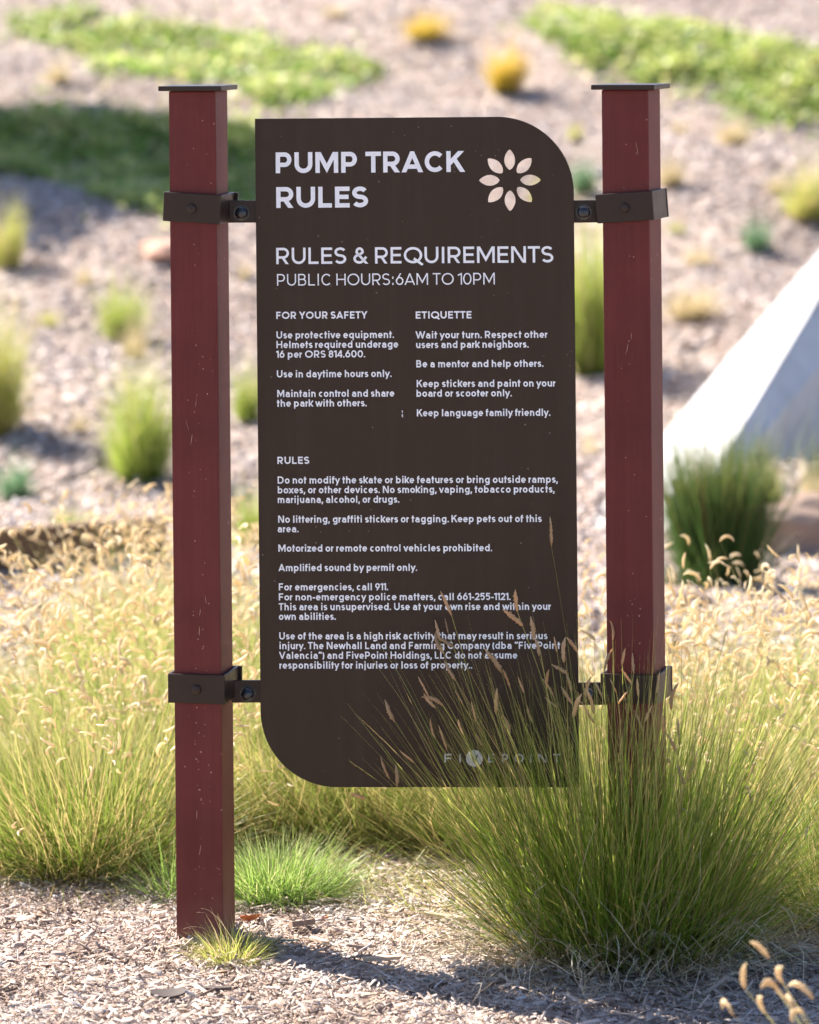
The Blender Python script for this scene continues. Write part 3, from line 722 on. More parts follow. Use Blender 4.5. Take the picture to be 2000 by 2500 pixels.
def hexnut(r, h):
    bm = bmesh.new(); n = 6
    a = [bm.verts.new((r * math.cos(2 * math.pi * k / n), 0, r * math.sin(2 * math.pi * k / n))) for k in range(n)]
    b = [bm.verts.new((r * math.cos(2 * math.pi * k / n), -h, r * math.sin(2 * math.pi * k / n))) for k in range(n)]
    for k in range(n): bm.faces.new((a[k], a[(k + 1) % n], b[(k + 1) % n], b[k]))
    bm.faces.new(b); bm.faces.new(a[::-1]); return bm_mesh('nut', bm, 0.0012)
D_screw = dome(0.0095, 0.006); D_bolt = dome(0.0118, 0.013); D_wash = washer(0.0148, 0.002); D_nut = hexnut(0.0125, 0.008)
def bracket(base, yaw, py_mid, px_mid, side, roll, py_arm, px_bolt):
    """square steel band round a post with a flat arm reaching behind the panel"""
    z = P(px_mid, py_mid, DS - 0.05).z
    M = Matrix.Translation(local(Vector((base.x, base.y, z)))) @ Matrix.Rotation(yaw, 4, 'Z') @ Matrix.Rotation(roll, 4, 'Y')
    q, w, h = 0.0535, 0.005, 0.0265
    bm = bmesh.new()
    box(bm, -q, q, -q, -q + w, -h, h)                       # front plate
    box(bm, -q, -q + w, -q + w, q - w, -h, h); box(bm, q - w, q, -q + w, q - w, -h, h)
    lip = 0.006 if side > 0 else 0.001
    box(bm, -q - lip, q + lip, q - w, q + 0.001, -h, h)   # back plate
    o = link('bracket', bm_mesh('bracket', bm, 0.0008, 1), M_steel, sign, M)
    link('screw', D_screw, M_steel, o, Matrix.Translation((0.0, -q, -0.001)))
    # arm, parallel to the panel and just behind it; built in the bracket's own frame
    Mw = SI @ M
    za = P(px_bolt, py_arm, DS).z
    edge = x0 if side > 0 else x1
    e = PMw @ Vector((edge + side * 0.045, TH + 0.004, 0)); e.z = za
    s0 = Mw @ Vector((side * (q - 0.004), 0.012, 0)); s0.z = za
    e.y = s0.y = (e.y + 0.0)
    inv = Mw.inverted(); d = (e - s0)
    ax = d.normalized(); Ma = Matrix.Identity(4)
    zc = Vector((0, 0, 1)); yc = zc.cross(ax)
    Ma = Matrix(((ax.x, yc.x, 0, s0.x), (ax.y, yc.y, 0, s0.y), (ax.z, yc.z, 1, s0.z), (0, 0, 0, 1)))
    bm = bmesh.new(); box(bm, 0, d.length, -0.003 if side > 0 else -0.003, 0.003, -0.0205, 0.0205)
    link('arm', bm_mesh('arm', bm, 0.0008, 1), M_steel, o, inv @ Ma)
    bw = P(px_bolt, py_arm + 3, s0.y - 0.0035)
    Mb = Matrix.Translation((bw.x, s0.y - 0.0032, bw.z))
    w_ = link('washer', D_wash, M_bolt, o, inv @ Mb)
    link('nut', D_nut, M_bolt, o, inv @ Matrix.Translation((bw.x, s0.y - 0.0052, bw.z)))
    link('bolt', D_bolt, M_bolt, o, inv @ Matrix.Translation((bw.x, s0.y - 0.0125, bw.z)))
    return o
ya, yb = R(-11.9), R(-18.1)
def base_at(b, h, px_b, py): return b
bracket(ba, ya, 508, 468, 1, R(3.2), 517, 590)
bracket(ba, ya, 1682, 482, 1, R(0.2), 1690, 605)
bracket(bb, yb, 506, 1540, -1, R(-4.0), 515, 1425)
bracket(bb, yb, 1682, 1552, -1, R(-0.5), 1690, 1437)

# ------------------------------------------------------------------ grass clumps near the sign
def clump_thing(name, loc, label, cat, group, rz=0.0):
    e = empty(name, loc, rz); tag(e, label, cat, group); return e

# 1. the big clump in front of the right post
rng = np.random.default_rng(11)
bc = H(1530, 2325)
big = clump_thing('grama_grass', bc, 'big olive green grass clump in front of the right post, hiding its foot', 'grass clump', 'blond grama grass clumps')
fol = join(blades(rng, 2100, 0.175, (0.22, 0.54), (0.05, 0.80), (-0.05, 0.45), 0.0018, 7, 0.10, ell=1.08, noise=0.3)[:4],
           blades(rng, 1400, 0.17, (0.40, 0.66), (0.02, 0.46), (-0.05, 0.3), 0.0017, 7, 0.07, ell=1.05)[:4],
           blades(rng, 420, 0.20, (0.16, 0.50), (0.4, 1.12), (0.0, 0.5), 0.0016, 7, 0.12, ell=1.12)[:4])
link('foliage', gmesh('foliage', fol), G_main, big)
th_ = join(blades(rng, 1000, 0.215, (0.12, 0.40), (0.3, 1.2), (0.6, 2.0), 0.0021, 11, 0.5, ell=1.2)[:4],
           blades(rng, 110, 0.20, (0.25, 0.5), (0.2, 1.2), (0.4, 1.6), 0.0016, 12, 0.6, ell=1.25)[:4])
link('thatch', gmesh('thatch', th_), G_dead, big)
def stalk_path(root, tip, sag, K=10):
    root = np.array(root); tip = np.array(tip); mid = (root + tip) / 2; mid[:2] = root[:2] * 0.62 + tip[:2] * 0.38
    t = np.linspace(0, 1, K + 1)[:, None]
    return root * (1 - t) ** 2 + 2 * mid * t * (1 - t) + tip * t * t
def ribbon(paths, w, rng):
    n, K1 = paths.shape[:2]; rot = rng.uniform(0, np.pi, n); sv = np.stack([np.cos(rot), np.sin(rot), 0 * rot], -1)
    ww = (w * np.linspace(1, 0.6, K1))[None, :, None] * 0.5
    V = np.stack([paths - sv[:, None] * ww, paths + sv[:, None] * ww], 2).reshape(-1, 3)
    b = (np.arange(n) * K1 * 2)[:, None] + (np.arange(K1 - 1) * 2)[None]
    F = np.stack([b, b + 1, b + 3, b + 2], -1).reshape(-1, 4)
    return V, F, np.repeat(np.tile(np.linspace(0.3, 1, K1), (n, 1))[:, :, None], 2, 2).ravel(), np.repeat(rng.uniform(0, 0.8, n), K1 * 2)
def head_object(parent, pos, d, size, k, rng, HM=HM):
    M3 = frame_from(np.array([d]), rng)[0]
    # let the comb curl to the side seen from the front
    M = Matrix(((M3[0][0], M3[0][1], M3[0][2], pos[0]), (M3[1][0], M3[1][1], M3[1][2], pos[1]), (M3[2][0], M3[2][1], M3[2][2], pos[2]), (0, 0, 0, 1))) @ Matrix.Scale(size, 4)
    return link('seed_head', HM[k], None, parent, M)
def culms(parent, base, tips, rng, spread, depth, mat_stalk, two=0.35, size=(0.028, 0.056), kinds=(0, 1, 2, 3, 4), w=0.0019):
    paths = []
    for (px, py) in tips:
        dd = base.y + rng.uniform(-depth, depth * 0.6)
        tip = P(px, py, dd) - base
        root = np.array([np.clip(tip.x * 0.30, -spread, spread) + rng.normal(0, 0.04), np.clip(tip.y * 0.4, -.15, .15) + rng.normal(0, 0.03), -0.005])
        paths.append(stalk_path(root, np.array(tip), 0))
    paths = np.array(paths)
    me = gmesh('stalk', ribbon(paths, w, rng)); link('stalk', me, mat_stalk, parent)
    for p in paths:
        d = p[-1] - p[-2]; d = d / np.linalg.norm(d)
        lean = np.array([rng.choice([-1, 1]) * rng.uniform(0.05, 0.45), rng.normal(0, 0.2), 0])
        head_object(parent, p[-1] - d * 0.002, d + lean * 0.8, rng.uniform(*size), int(rng.choice(kinds)), rng, TH_)
        if rng.uniform() < two:
            q = p[-2] * 0.45 + p[-1] * 0.55
            head_object(parent, q, d + np.array([rng.choice([-1, -1, 1]) * rng.uniform(0.5, 1.0), rng.normal(0, 0.3), 0]), rng.uniform(*size) * 0.9, int(rng.choice(kinds)), rng, TH_)
tips = [(1346, 1330), (1102, 1500), (1262, 1490), (1302, 1560), (1094, 1545), (1072, 1560), (1112, 1660), (1046, 1700), (1080, 1720), (962, 1760), (1246, 1680),
        (1316, 1600), (1376, 1615), (1496, 1560), (1518, 1620), (1548, 1640), (1586, 1625), (1602, 1690), (1396, 1690), (1334, 1680), (1280, 1690), (1210, 1740),
        (1160, 1760), (1130, 1790), (1090, 1830), (1360, 1590), (1430, 1700), (1470, 1700), (1450, 1740), (1560, 1700), (1530, 1740), (1245, 1790), (1180, 1820),
        (950, 1900), (890, 1950), (1010, 1860), (1620, 1790), (1660, 1820), (1300, 1760), (1410, 1590), (1352, 1700), (1225, 1640), (1640, 1730), (1575, 1760),
        (1130, 1720), (1060, 1800), (1475, 1640), (1505, 1690), (1400, 1750), (1680, 1900)]
culms(big, bc, tips, rng, 0.17, 0.12, G_main)

# 2. ready-made clumps of the same grass, copied around
def grama(rng, nb, nc, hb, hc, r0, headsize, mat_f, kinds=(0, 1, 2, 2, 3, 3, 5), lean=(0.04, 0.75), wb=0.0019, own=70):
    """foliage mesh, all seed heads as one mesh, the seed heads beyond the first `own`, and where those first ones sit"""
    A = blades(rng, nb, r0, hb, lean, (0.0, 0.6), wb, 6, 0.05)
    Bc = blades(rng, nc, r0 * 0.9, hc, (0.02, lean[1] * 0.72), (0.0, 0.45), 0.0014, 7, 0.04)
    D = blades(rng, 260, r0 * 1.05, (0.1, 0.28), (0.5, 1.5), (0.3, 1.5), 0.0017, 8, 0.6)
    D[3][:] = 0.99
    fm = gmesh('foliage', join(A[:4], Bc[:4], D[:4])); fm.materials.append(mat_f)
    tip, d = Bc[4], Bc[5]
    order = np.argsort(tip[:, 1] + 0.5 * rng.uniform(0, 1, nc) - tip[:, 2]); tip, d = tip[order], d[order]
    # a second comb lower on many culms
    m2 = nc // 2; tip = np.concatenate([tip, tip[:m2] - d[:m2] * 0.045]); d = np.concatenate([d, d[:m2] + rng.normal(0, 0.5, (m2, 3))])
    nh = len(tip); dd = d + rng.normal(0, 0.45, d.shape); sz = rng.uniform(headsize[0], headsize[1], nh)
    out = []
    for lo in (0, own):
        hm = gmesh('seed_head', heads_bulk(rng, (tip - d * 0.002)[lo:], dd[lo:], sz[lo:], kinds)); hm.materials.append(M_head)
        hm.polygons.foreach_set('use_smooth', np.ones(len(hm.polygons), bool)); out.append(hm)
    M3 = frame_from(dd[:own], rng); first = []
    for k in range(own):
        q = M3[k]; first.append((int(rng.choice(kinds)), Matrix(((*q[0], tip[k][0]), (*q[1], tip[k][1]), (*q[2], tip[k][2]), (0, 0, 0, 1))) @ Matrix.Scale(float(sz[k]), 4)))
    return fm, out[0], out[1], first
rngs = np.random.default_rng(23)
GA = grama(rngs, 2300, 200, (0.16, 0.38), (0.28, 0.68), 0.19, (0.026, 0.060), G_gold)
GB = grama(rngs, 2300, 190, (0.16, 0.36), (0.26, 0.66), 0.18, (0.026, 0.060), G_gold)
GC = grama(rngs, 4200, 130, (0.10, 0.40), (0.34, 0.54), 0.20, (0.028, 0.042), G_mid, lean=(0.05, 1.0))
def place(kind, px, py, label, rz, sc=1.0, near=False, group='blond grama grass clumps'):
    loc = H(px, py); e = clump_thing('grama_grass', loc, label, 'grass clump', group, rz); e.scale = (sc, sc, sc)
    link('foliage', kind[0], None, e)
    h = link('seed_head', kind[2] if near else kind[1], None, e); h['kind'] = 'stuff'
    if near:
        for k, M in kind[3]: link('seed_head', HM[k], None, e, M)
    return e
place(GC, 215, 2110, 'grass clump with a dark base at left, nearest on the left of the left post', 0.4, 1.0, True)
place(GB, 40, 1990, 'golden grass clump at the left edge, behind the clump with the dark base', 1.4, 0.72)
place(GA, 350, 1960, 'golden grass clump with many pale seed heads directly left of the left post', 2.9, 0.92)
place(GA, 250, 1850, 'golden grass clump in the middle of the golden mass at left', 0.7, 0.85)
place(GB, -30, 1760, 'golden grass clump cut by the left edge, under the timber edging', 4.0, 0.45)
place(GA, 330, 1720, 'tall hazy golden grass clump just left of the left post at mid height', 5.1, 0.85)
place(GB, 270, 1640, 'hazy golden grass clump below the timber edging', 3.1, 0.62)
place(GA, 400, 1590, 'hazy golden grass clump in front of the right end of the timber edging', 2.2, 0.72)
place(GB, 560, 1860, 'golden grass clump seen in the gap between left post and panel', 0.2, 0.85)
place(GA, 600, 1680, 'hazy golden grass clump farther back in the gap between left post and panel', 1.2, 0.78)
place(GC, 700, 2030, 'yellow green grass clump under the rounded lower corner of the panel', 2.2, 0.9)
place(GC, 900, 2040, 'straw coloured grass clump under the middle of the panel', 3.6, 0.8)
place(GC, 1150, 2060, 'grass clump behind the big clump, under the panel logo', 5.5, 0.8)
place(GA, 1650, 2030, 'blond grass clump right of the right post, just behind it', 1.9, 0.80, True)
place(GB, 1830, 2010, 'blond grass clump with curly heads between right post and right edge', 3.3, 0.84, True)
place(GA, 1990, 1960, 'blond grass clump with curly heads at the right edge below the pinkish mulch mound', 0.9, 0.86, True)
place(GB, 1760, 1830, 'blond grass clump in front of the dark green bush', 2.5, 0.62)
place(GA, 1930, 1750, 'hazy blond grass clump behind the curly headed ones at the right edge', 3.9, 0.6)
place(GB, 1450, 1850, 'hazy grass clump in the gap between panel and right post', 4.6, 0.8)
place(GC, 2060, 2235, 'green grass clump cut by the right edge beside the big clump', 4.4, 0.9, True)

# 3. the short bright green clump behind the left post
rng = np.random.default_rng(31)
loc = H(675, 2195)
e = clump_thing('fescue_tuft', loc, 'short bright lime green grass clump behind the foot of the left post', 'grass clump', 'small grass tufts')
fol = join(blades(rng, 2300, 0.085, (0.07, 0.155), (0.05, 1.05), (0.1, 0.9), 0.0016, 6, 0.08, ell=1.3)[:4],
           blades(rng, 200, 0.10, (0.13, 0.22), (0.5, 1.2), (0.1, 0.5), 0.0012, 6, 0.05, ell=1.3)[:4])
link('foliage', gmesh('foliage', fol), G_lime, e)
loc = H(420, 2185)
e = clump_thing('fescue_tuft', loc, 'thin pale green grass tuft at the left side of the left post', 'grass clump', 'small grass tufts')
fol = blades(rng, 300, 0.05, (0.08, 0.18), (0.1, 1.25), (0.1, 0.8), 0.0014, 6, 0.06)
link('foliage', gmesh('foliage', fol[:4]), G_lime, e)
# 4. the little yellow tuft at the left post's foot
loc = H(565, 2352)
e = clump_thing('fescue_tuft', loc, 'little yellow grass tuft in front of the foot of the left post', 'grass clump', 'small grass tufts')
fol = join(blades(rng, 560, 0.045, (0.04, 0.108), (0.1, 1.2), (0.1, 0.9), 0.0014, 6, 0.1)[:4])
link('foliage', gmesh('foliage', fol), G_yellow, e)
pts = []
for (px, py, cx_, cy_) in ((480, 2228, 500, 2215), (447, 2268, 490, 2240), (492, 2218, 505, 2215), (530, 2235, 540, 2270)):
    tip = np.array(P(px, py, loc.y - 0.02) - loc); c = np.array(P(cx_ + 25, cy_, loc.y - 0.02) - loc)
    t = np.linspace(0, 1, 11)[:, None]; r0_ = np.array([rng.normal(0, .015), 0, 0]); pts.append(r0_ * (1 - t) ** 2 + 2 * c * t * (1 - t) + tip * t * t)
d4 = ribbon(np.array(pts), 0.0016, rng)
link('stalk', gmesh('stalk', d4), G_tan, e)
# low yellow wisps on the mulch between the clumps
for k, (px, py, n_, s_, lab) in enumerate(((860, 2160, 260, 0.10, 'sparse low green wisps of grass in the mulch right of the lime clump'), (1120, 2200, 420, 0.13, 'low yellow green grass spilling at the left foot of the big clump'))):
    e = clump_thing('fescue_tuft', H(px, py), lab, 'grass clump', 'small grass tufts')
    link('foliage', gmesh('foliage', blades(rng, n_, s_, (0.05, 0.13), (0.3, 1.3), (0.1, 0.7), 0.0014, 5, 0.08, ell=1.6)[:4]), G_yellow, e)

# 5. seed heads close to the lens at the lower right corner
fb = Vector((0.72, 5.72, 0)); fb.z = float(gz(fb.x, fb.y))
e = clump_thing('grama_grass', fb, 'blurred blond grass in the lower right corner, nearest of all clumps', 'grass clump', 'blond grama grass clumps')
link('foliage', gmesh('foliage', blades(rng, 700, 0.12, (0.10, 0.22), (0.05, 1.0), (0, .5), 0.0018, 6, 0.05)[:4]), G_gold, e)
fp = [(1820, 2415, 0), (1878, 2340, 0), (1900, 2420, 3), (1912, 2400, 5), (1870, 2475, 1), (1925, 2450, 0), (1965, 2475, 2), (1985, 2440, 1), (1790, 2480, 2), (1940, 2480, 3)]
paths = []
for (px, py, k) in fp:
    dd = fb.y + rng.uniform(-0.05, 0.10); tip = np.array(P(px, py, dd) - fb)
    paths.append(stalk_path(np.array([tip[0] * 0.3, tip[1] * 0.4, 0]), tip, 0))
    d = paths[-1][-1] - paths[-1][-2]
    head_object(e, tip, d / np.linalg.norm(d) + np.array([rng.normal(0, .3), 0, 0]), rng.uniform(0.038, 0.055), k % 4, rng, FH_)
link('stalk', gmesh('stalk', ribbon(np.array(paths), 0.0014, rng)), G_gold, e)

# ------------------------------------------------------------------ tufts on the slope
rng = np.random.default_rng(41)
def tuft_mesh(rng, n, wb, lean=(0.05, 0.9), K=5):
    """unit-high tuft"""
    return join(blades(rng, n * 3 // 4, 0.22, (0.35, 0.95), lean, (0.0, 0.7), wb * 0.8, K, 0.12, noise=0.35)[:4], blades(rng, n // 5, 0.15, (0.8, 1.3), (lean[0], lean[1] * 0.75), (0.0, 0.5), wb * 0.55, K, 0.1, noise=0.4)[:4])
TM = {}
def tuft(name, px, py, w, h, m, label, cat='grass tuft', n=700, wb=0.02, lean=(0.05, 0.9), group='grass tufts on the slope', rz=None):
    loc = H(px, py); sc = loc.y / FPX
    key = (m.name, n, wb, lean)
    if key not in TM:
        me = gmesh('foliage', tuft_mesh(rng, n, wb, lean)); me.materials.append(m); TM[key] = me
    e = clump_thing(name, loc, label, cat, group, rng.uniform(0, 6.28) if rz is None else rz)
    base_w = 2 * (0.22 + math.sin(lean[1] * 0.8) * 0.85)
    e.scale = (w * sc / base_w, w * sc / base_w, h * sc)
    link('foliage', TM[key], None, e)
    return e
tuft('hill_tuft', 1325, 525, 90, 110, G_yellow, 'pale green tuft hidden behind the panel, glimpsed through the right petals of the flower cutout')
tuft('hill_tuft', 1040, 98, 170, 85, G_orange, 'orange yellow tuft highest on the slope, near the top edge')
tuft('hill_tuft', 1235, 232, 130, 140, G_orange, 'upright orange yellow tuft above the curved panel corner', lean=(0.03, 0.5))
tuft('hill_tuft', 1790, 362, 130, 90, G_tan, 'tan tuft right of the top of the right post')
tuft('hill_tuft', 1405, 350, 60, 55, G_yellow, 'tiny yellow tuft between the panel corner and the right post')
tuft('hill_tuft', 140, 210, 110, 75, G_tan, 'small brownish tuft below the upper left ground cover', n=500)
tuft('hill_shrub', 1850, 615, 130, 110, G_teal, 'small blue green shrub above the concrete ramp', 'shrub', lean=(0.1, 1.1), group='shrubs on the slope')
tuft('hill_tuft', 1975, 545, 200, 170, G_yellow, 'yellow tuft at the right edge above the concrete ramp')
tuft('hill_tuft', 300, 832, 190, 175, G_olive, 'round green tuft left of the left post, upper one')
tuft('hill_tuft', 345, 1182, 270, 330, G_olive, 'large yellow green tuft touching the left post, lower one', n=1000)
tuft('hill_shrub', 20, 660, 120, 190, G_yellow, 'tall pale yellow green plant at the left edge', 'shrub', lean=(0.02, 0.4), n=300, group='shrubs on the slope')
tuft('hill_shrub', -10, 1060, 240, 390, G_yellow, 'big yellow green grass bush cut by the left edge', 'shrub', n=1000, group='shrubs on the slope')
tuft('hill_shrub', 40, 1225, 150, 130, G_teal, 'low dark blue green shrub at the left edge above the timber edge', 'shrub', lean=(0.1, 1.1), group='shrubs on the slope')
tuft('hill_tuft', 606, 1040, 120, 180, G_olive, 'green tuft in the gap left of the panel, upper one')
tuft('hill_tuft', 610, 1350, 140, 190, G_olive, 'olive tuft in the gap left of the panel, lower one')
tuft('hill_tuft', 1440, 915, 210, 400, G_olive, 'tall olive tuft in the gap between panel and right post', n=1000, lean=(0.03, 0.5))
tuft('hill_shrub', 1425, 480, 110, 110, G_teal, 'pale green shrub just above the upper right arm of the sign', 'shrub', group='shrubs on the slope')
tuft('hill_tuft', 1690, 780, 210, 110, G_tan, 'dry tan tuft right of the right post above the ramp', lean=(0.1, 1.1))
tuft('hill_tuft', 1640, 460, 100, 90, G_tan, 'dry tan tuft beside the upper right bracket')
tuft('hill_tuft', 1985, 1290, 90, 200, G_tan, 'dry stalky tuft at the right edge below the concrete ramp', n=260, lean=(0.02, 0.4))
tuft('hill_shrub', 2015, 1230, 140, 190, G_deep, 'dark dry shrub cut by the right edge beside the concrete ramp', 'shrub', n=500, lean=(0.03, 0.6), group='shrubs on the slope')
tuft('hill_tuft', 1880, 1240, 110, 130, G_yellow, 'pale yellow tuft between the dark green bush and the right edge', n=400)
tuft('hill_tuft', 170, 1330, 160, 110, G_olive, 'green tuft on the mulch just above the timber edge', n=500)
for px, py, w, h, m, lab in ((1705, 650, 150, 70, G_tan, 'sparse dry tuft right of the right post below its upper bracket'), (1650, 575, 90, 50, G_yellow, 'faint yellow tuft touching the right edge of the right post'),
        (205, 700, 90, 60, G_tan, 'thin dry tuft left of the upper round green tuft'), (120, 800, 110, 60, G_yellow, 'low pale yellow tuft between the left edge and the upper round green tuft'),
        (190, 1060, 90, 70, G_tan, 'small straw tuft left of the large yellow green tuft'), (600, 690, 70, 60, G_tan, 'faint dry tuft in the gap left of the panel, topmost one'),
        (1440, 1120, 90, 90, G_tan, 'straw tuft at the foot of the ramp in the gap left of the right post'), (330, 880, 130, 150, G_tan, 'straw coloured stalks drooping in front of the upper round green tuft'),
        (820, 40, 120, 40, G_tan, 'faint dry tuft at the top edge above the panel'), (1660, 330, 80, 50, G_tan, 'small dry tuft just right of the right post cap'), (1900, 470, 110, 60, G_tan, 'dry tuft above the blue green shrub at right')):
    tuft('hill_tuft', px, py, w, h, m, lab, n=260, lean=(0.05, 1.05))
# dark green bush
loc = H(1755, 1440); sc = loc.y / FPX
b_ = clump_thing('rush_bush', loc, 'dark green rush-like bush in front of the concrete ramp', 'bush', None)
fol = join(blades(rng, 2600, 0.09, (0.24, 0.50), (0.02, 0.22), (0, 0.28), 0.0030, 6, 0.05)[:4], blades(rng, 500, 0.12, (0.1, 0.3), (0.3, 1.0), (0, .5), 0.003, 6, 0.05)[:4], blades(rng, 220, 0.10, (0.45, 0.66), (0.02, 0.42), (0, .3), 0.003, 6, 0.06)[:4])
link('foliage', gmesh('foliage', fol), G_deep, b_)

# ground cover patches
def patch(poly, n, label, hgt=0.075, leaf=0.030):
    poly = np.array(poly, float); lo, hi = poly.min(0), poly.max(0)
    pts = rng.uniform(lo, hi, (n * 3, 2))
    inside = np.zeros(len(pts), bool); j = len(poly) - 1
    for i_ in range(len(poly)):
        xi, yi = poly[i_]; xj, yj = poly[j]
        c = ((yi > pts[:, 1]) != (yj > pts[:, 1])) & (pts[:, 0] < (xj - xi) * (pts[:, 1] - yi) / (yj - yi + 1e-9) + xi)
        inside ^= c; j = i_
    pts = pts[inside][:n]
    # ragged outline and height by clumps
    h = hits(pts[:, 0], pts[:, 1])
    cl = 0.5 + 0.5 * np.sin(h[:, 0] * 7.3 + 1.7 * np.sin(h[:, 1] * 3)) * np.sin(h[:, 1] * 5.1 + 2 * np.sin(h[:, 0] * 4))
    h = h[(cl > 0.3) | (rng.uniform(0, 1, len(cl)) < 0.22)]; m = len(h)
    cl = 0.5 + 0.5 * np.sin(h[:, 0] * 7.3 + 1.7 * np.sin(h[:, 1] * 3)) * np.sin(h[:, 1] * 5.1 + 2 * np.sin(h[:, 0] * 4))
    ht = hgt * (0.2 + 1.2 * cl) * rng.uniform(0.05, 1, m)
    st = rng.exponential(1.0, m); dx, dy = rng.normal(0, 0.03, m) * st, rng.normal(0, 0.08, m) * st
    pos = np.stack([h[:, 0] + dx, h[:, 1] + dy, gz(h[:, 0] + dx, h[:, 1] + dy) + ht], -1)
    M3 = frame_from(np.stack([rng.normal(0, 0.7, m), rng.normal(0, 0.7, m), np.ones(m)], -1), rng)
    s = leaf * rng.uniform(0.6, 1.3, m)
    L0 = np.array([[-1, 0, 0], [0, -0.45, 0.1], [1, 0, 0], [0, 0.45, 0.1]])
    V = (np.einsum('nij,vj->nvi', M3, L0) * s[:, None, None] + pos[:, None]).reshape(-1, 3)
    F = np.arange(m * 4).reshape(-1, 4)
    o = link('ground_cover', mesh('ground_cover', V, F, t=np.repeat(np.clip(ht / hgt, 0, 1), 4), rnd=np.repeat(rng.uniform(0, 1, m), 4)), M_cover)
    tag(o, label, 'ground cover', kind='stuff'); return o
patch([(10, 55), (190, 30), (350, 70), (500, 85), (650, 110), (760, 150), (940, 168), (860, 225), (740, 262), (650, 268), (560, 215), (420, 200), (300, 198), (240, 190), (190, 130), (30, 95)], 9000,
      'light green ground cover patch in the upper left, above the left post')
patch([(-60, 300), (150, 285), (300, 305), (480, 315), (640, 335), (660, 500), (560, 530), (470, 530), (380, 535), (240, 490), (100, 440), (-60, 420)], 11000,
      'dark green ground cover patch in shade behind the left post')
patch([(1280, 60), (1330, 35), (1420, 40), (1620, 65), (1830, 105), (2060, 155), (2060, 195), (1850, 205), (1700, 205), (1560, 205), (1450, 175), (1370, 130)], 9000,
      'light green ground cover patch in the upper right, above the right post')
patch([(1700, 235), (1800, 222), (2060, 215), (2060, 310), (1900, 305), (1830, 285), (1740, 255)], 4000,
      'light green ground cover patch at the right edge, lower of the two')

# ------------------------------------------------------------------ concrete ramp, timber edge, stones
def prism(name, top, drop, m, label, cat):
    """closed solid under a four-cornered top surface"""
    bm = bmesh.new(); t = [bm.verts.new(p) for p in top]; b = [bm.verts.new((p[0], p[1], q)) for p, q in zip(top, drop)]
    bm.faces.new(t); bm.faces.new(b[::-1])
    for k in range(4): bm.faces.new((t[k], b[k], b[(k + 1) % 4], t[(k + 1) % 4]))
    o = link(name, bm_mesh(name, bm, 0.015, 2), m); tag(o, label, cat); return o
A0 = H(1660, 1310); A1 = P(2000, 895, 14.3); B0 = H(1425, 1285); B1 = P(2000, 608, 15.4)
A2 = A1 + (A1 - A0) * 0.5; B2 = B1 + (B1 - B0) * 0.5
prism('concrete_ramp', [A0, A2, B2, B0], [-0.3, -0.3, -0.3, -0.3], M_conc, 'sunlit white concrete ramp rising to the right edge behind the dark bush', 'ramp')

ta = P(-260, 1450, 11.2); tb = P(400, 1450, 11.6)
d = (tb - ta); d.z = 0; ang = math.atan2(d.y, d.x)
bm = bmesh.new(); hgt = 0.165
box(bm, 0, d.length, -0.035, 0.035, -0.1, hgt)
M_ = Matrix.Translation((ta.x, ta.y, float(gz(ta.x, ta.y)))) @ Matrix.Rotation(ang, 4, 'Z')
o = link('timber_edging', bm_mesh('timber_edging', bm, 0.008), M_timber, None, M_)
tag(o, 'low brown timber edging board at the left edge behind the golden grass', 'edging')

def rock(name, loc, size, m, label, cat, seed):
    rg = random.Random(seed); bm = bmesh.new(); bmesh.ops.create_icosphere(bm, subdivisions=3, radius=1)
    from mathutils import noise
    for v in bm.verts:
        k = 1 + 0.35 * noise.noise(v.co * 1.3 + Vector((seed, 0, 0))) + 0.1 * noise.noise(v.co * 4 + Vector((0, seed, 0)))
        v.co = Vector((v.co.x * k * size[0], v.co.y * k * size[1], v.co.z * k * size[2]))
    o = link(name, bm_mesh(name, bm), m); o.location = loc; tag(o, label, cat)
    return o
M_red = plain('salmon_sandstone', (0.55, 0.32, 0.23), 0.8)
M_rock = plain('pale_stone', (0.27, 0.185, 0.14), 0.85)
M_bark = plain('dark_bark', (0.07, 0.05, 0.045), 0.7)
M_splint = plain('pale_splinter', (0.52, 0.38, 0.27), 0.7)
M_orange = plain('orange_dry_leaf', (0.50, 0.13, 0.03), 0.6)
M_teal = plain('teal_scrap', (0.03, 0.16, 0.14), 0.5)
p = H(440, 625); rock('sandstone', (p.x, p.y, p.z + 0.02), (0.19, 0.15, 0.05), M_red, 'salmon red flat stone on the slope behind the left post', 'stone', 3)
p = H(1960, 1335); rock('boulder', (p.x, p.y, p.z + 0.02), (0.25, 0.16, 0.13), M_rock, 'pinkish low mulch mound at the right edge beside the dark bush', 'boulder', 7)  # rock shape standing in for a low mound of mulch
p = H(1650, 1480); rock('boulder', (p.x, p.y, p.z), (0.10, 0.1, 0.05), M_rock, 'small pale boulder at the foot of the dark bush', 'boulder', 9)

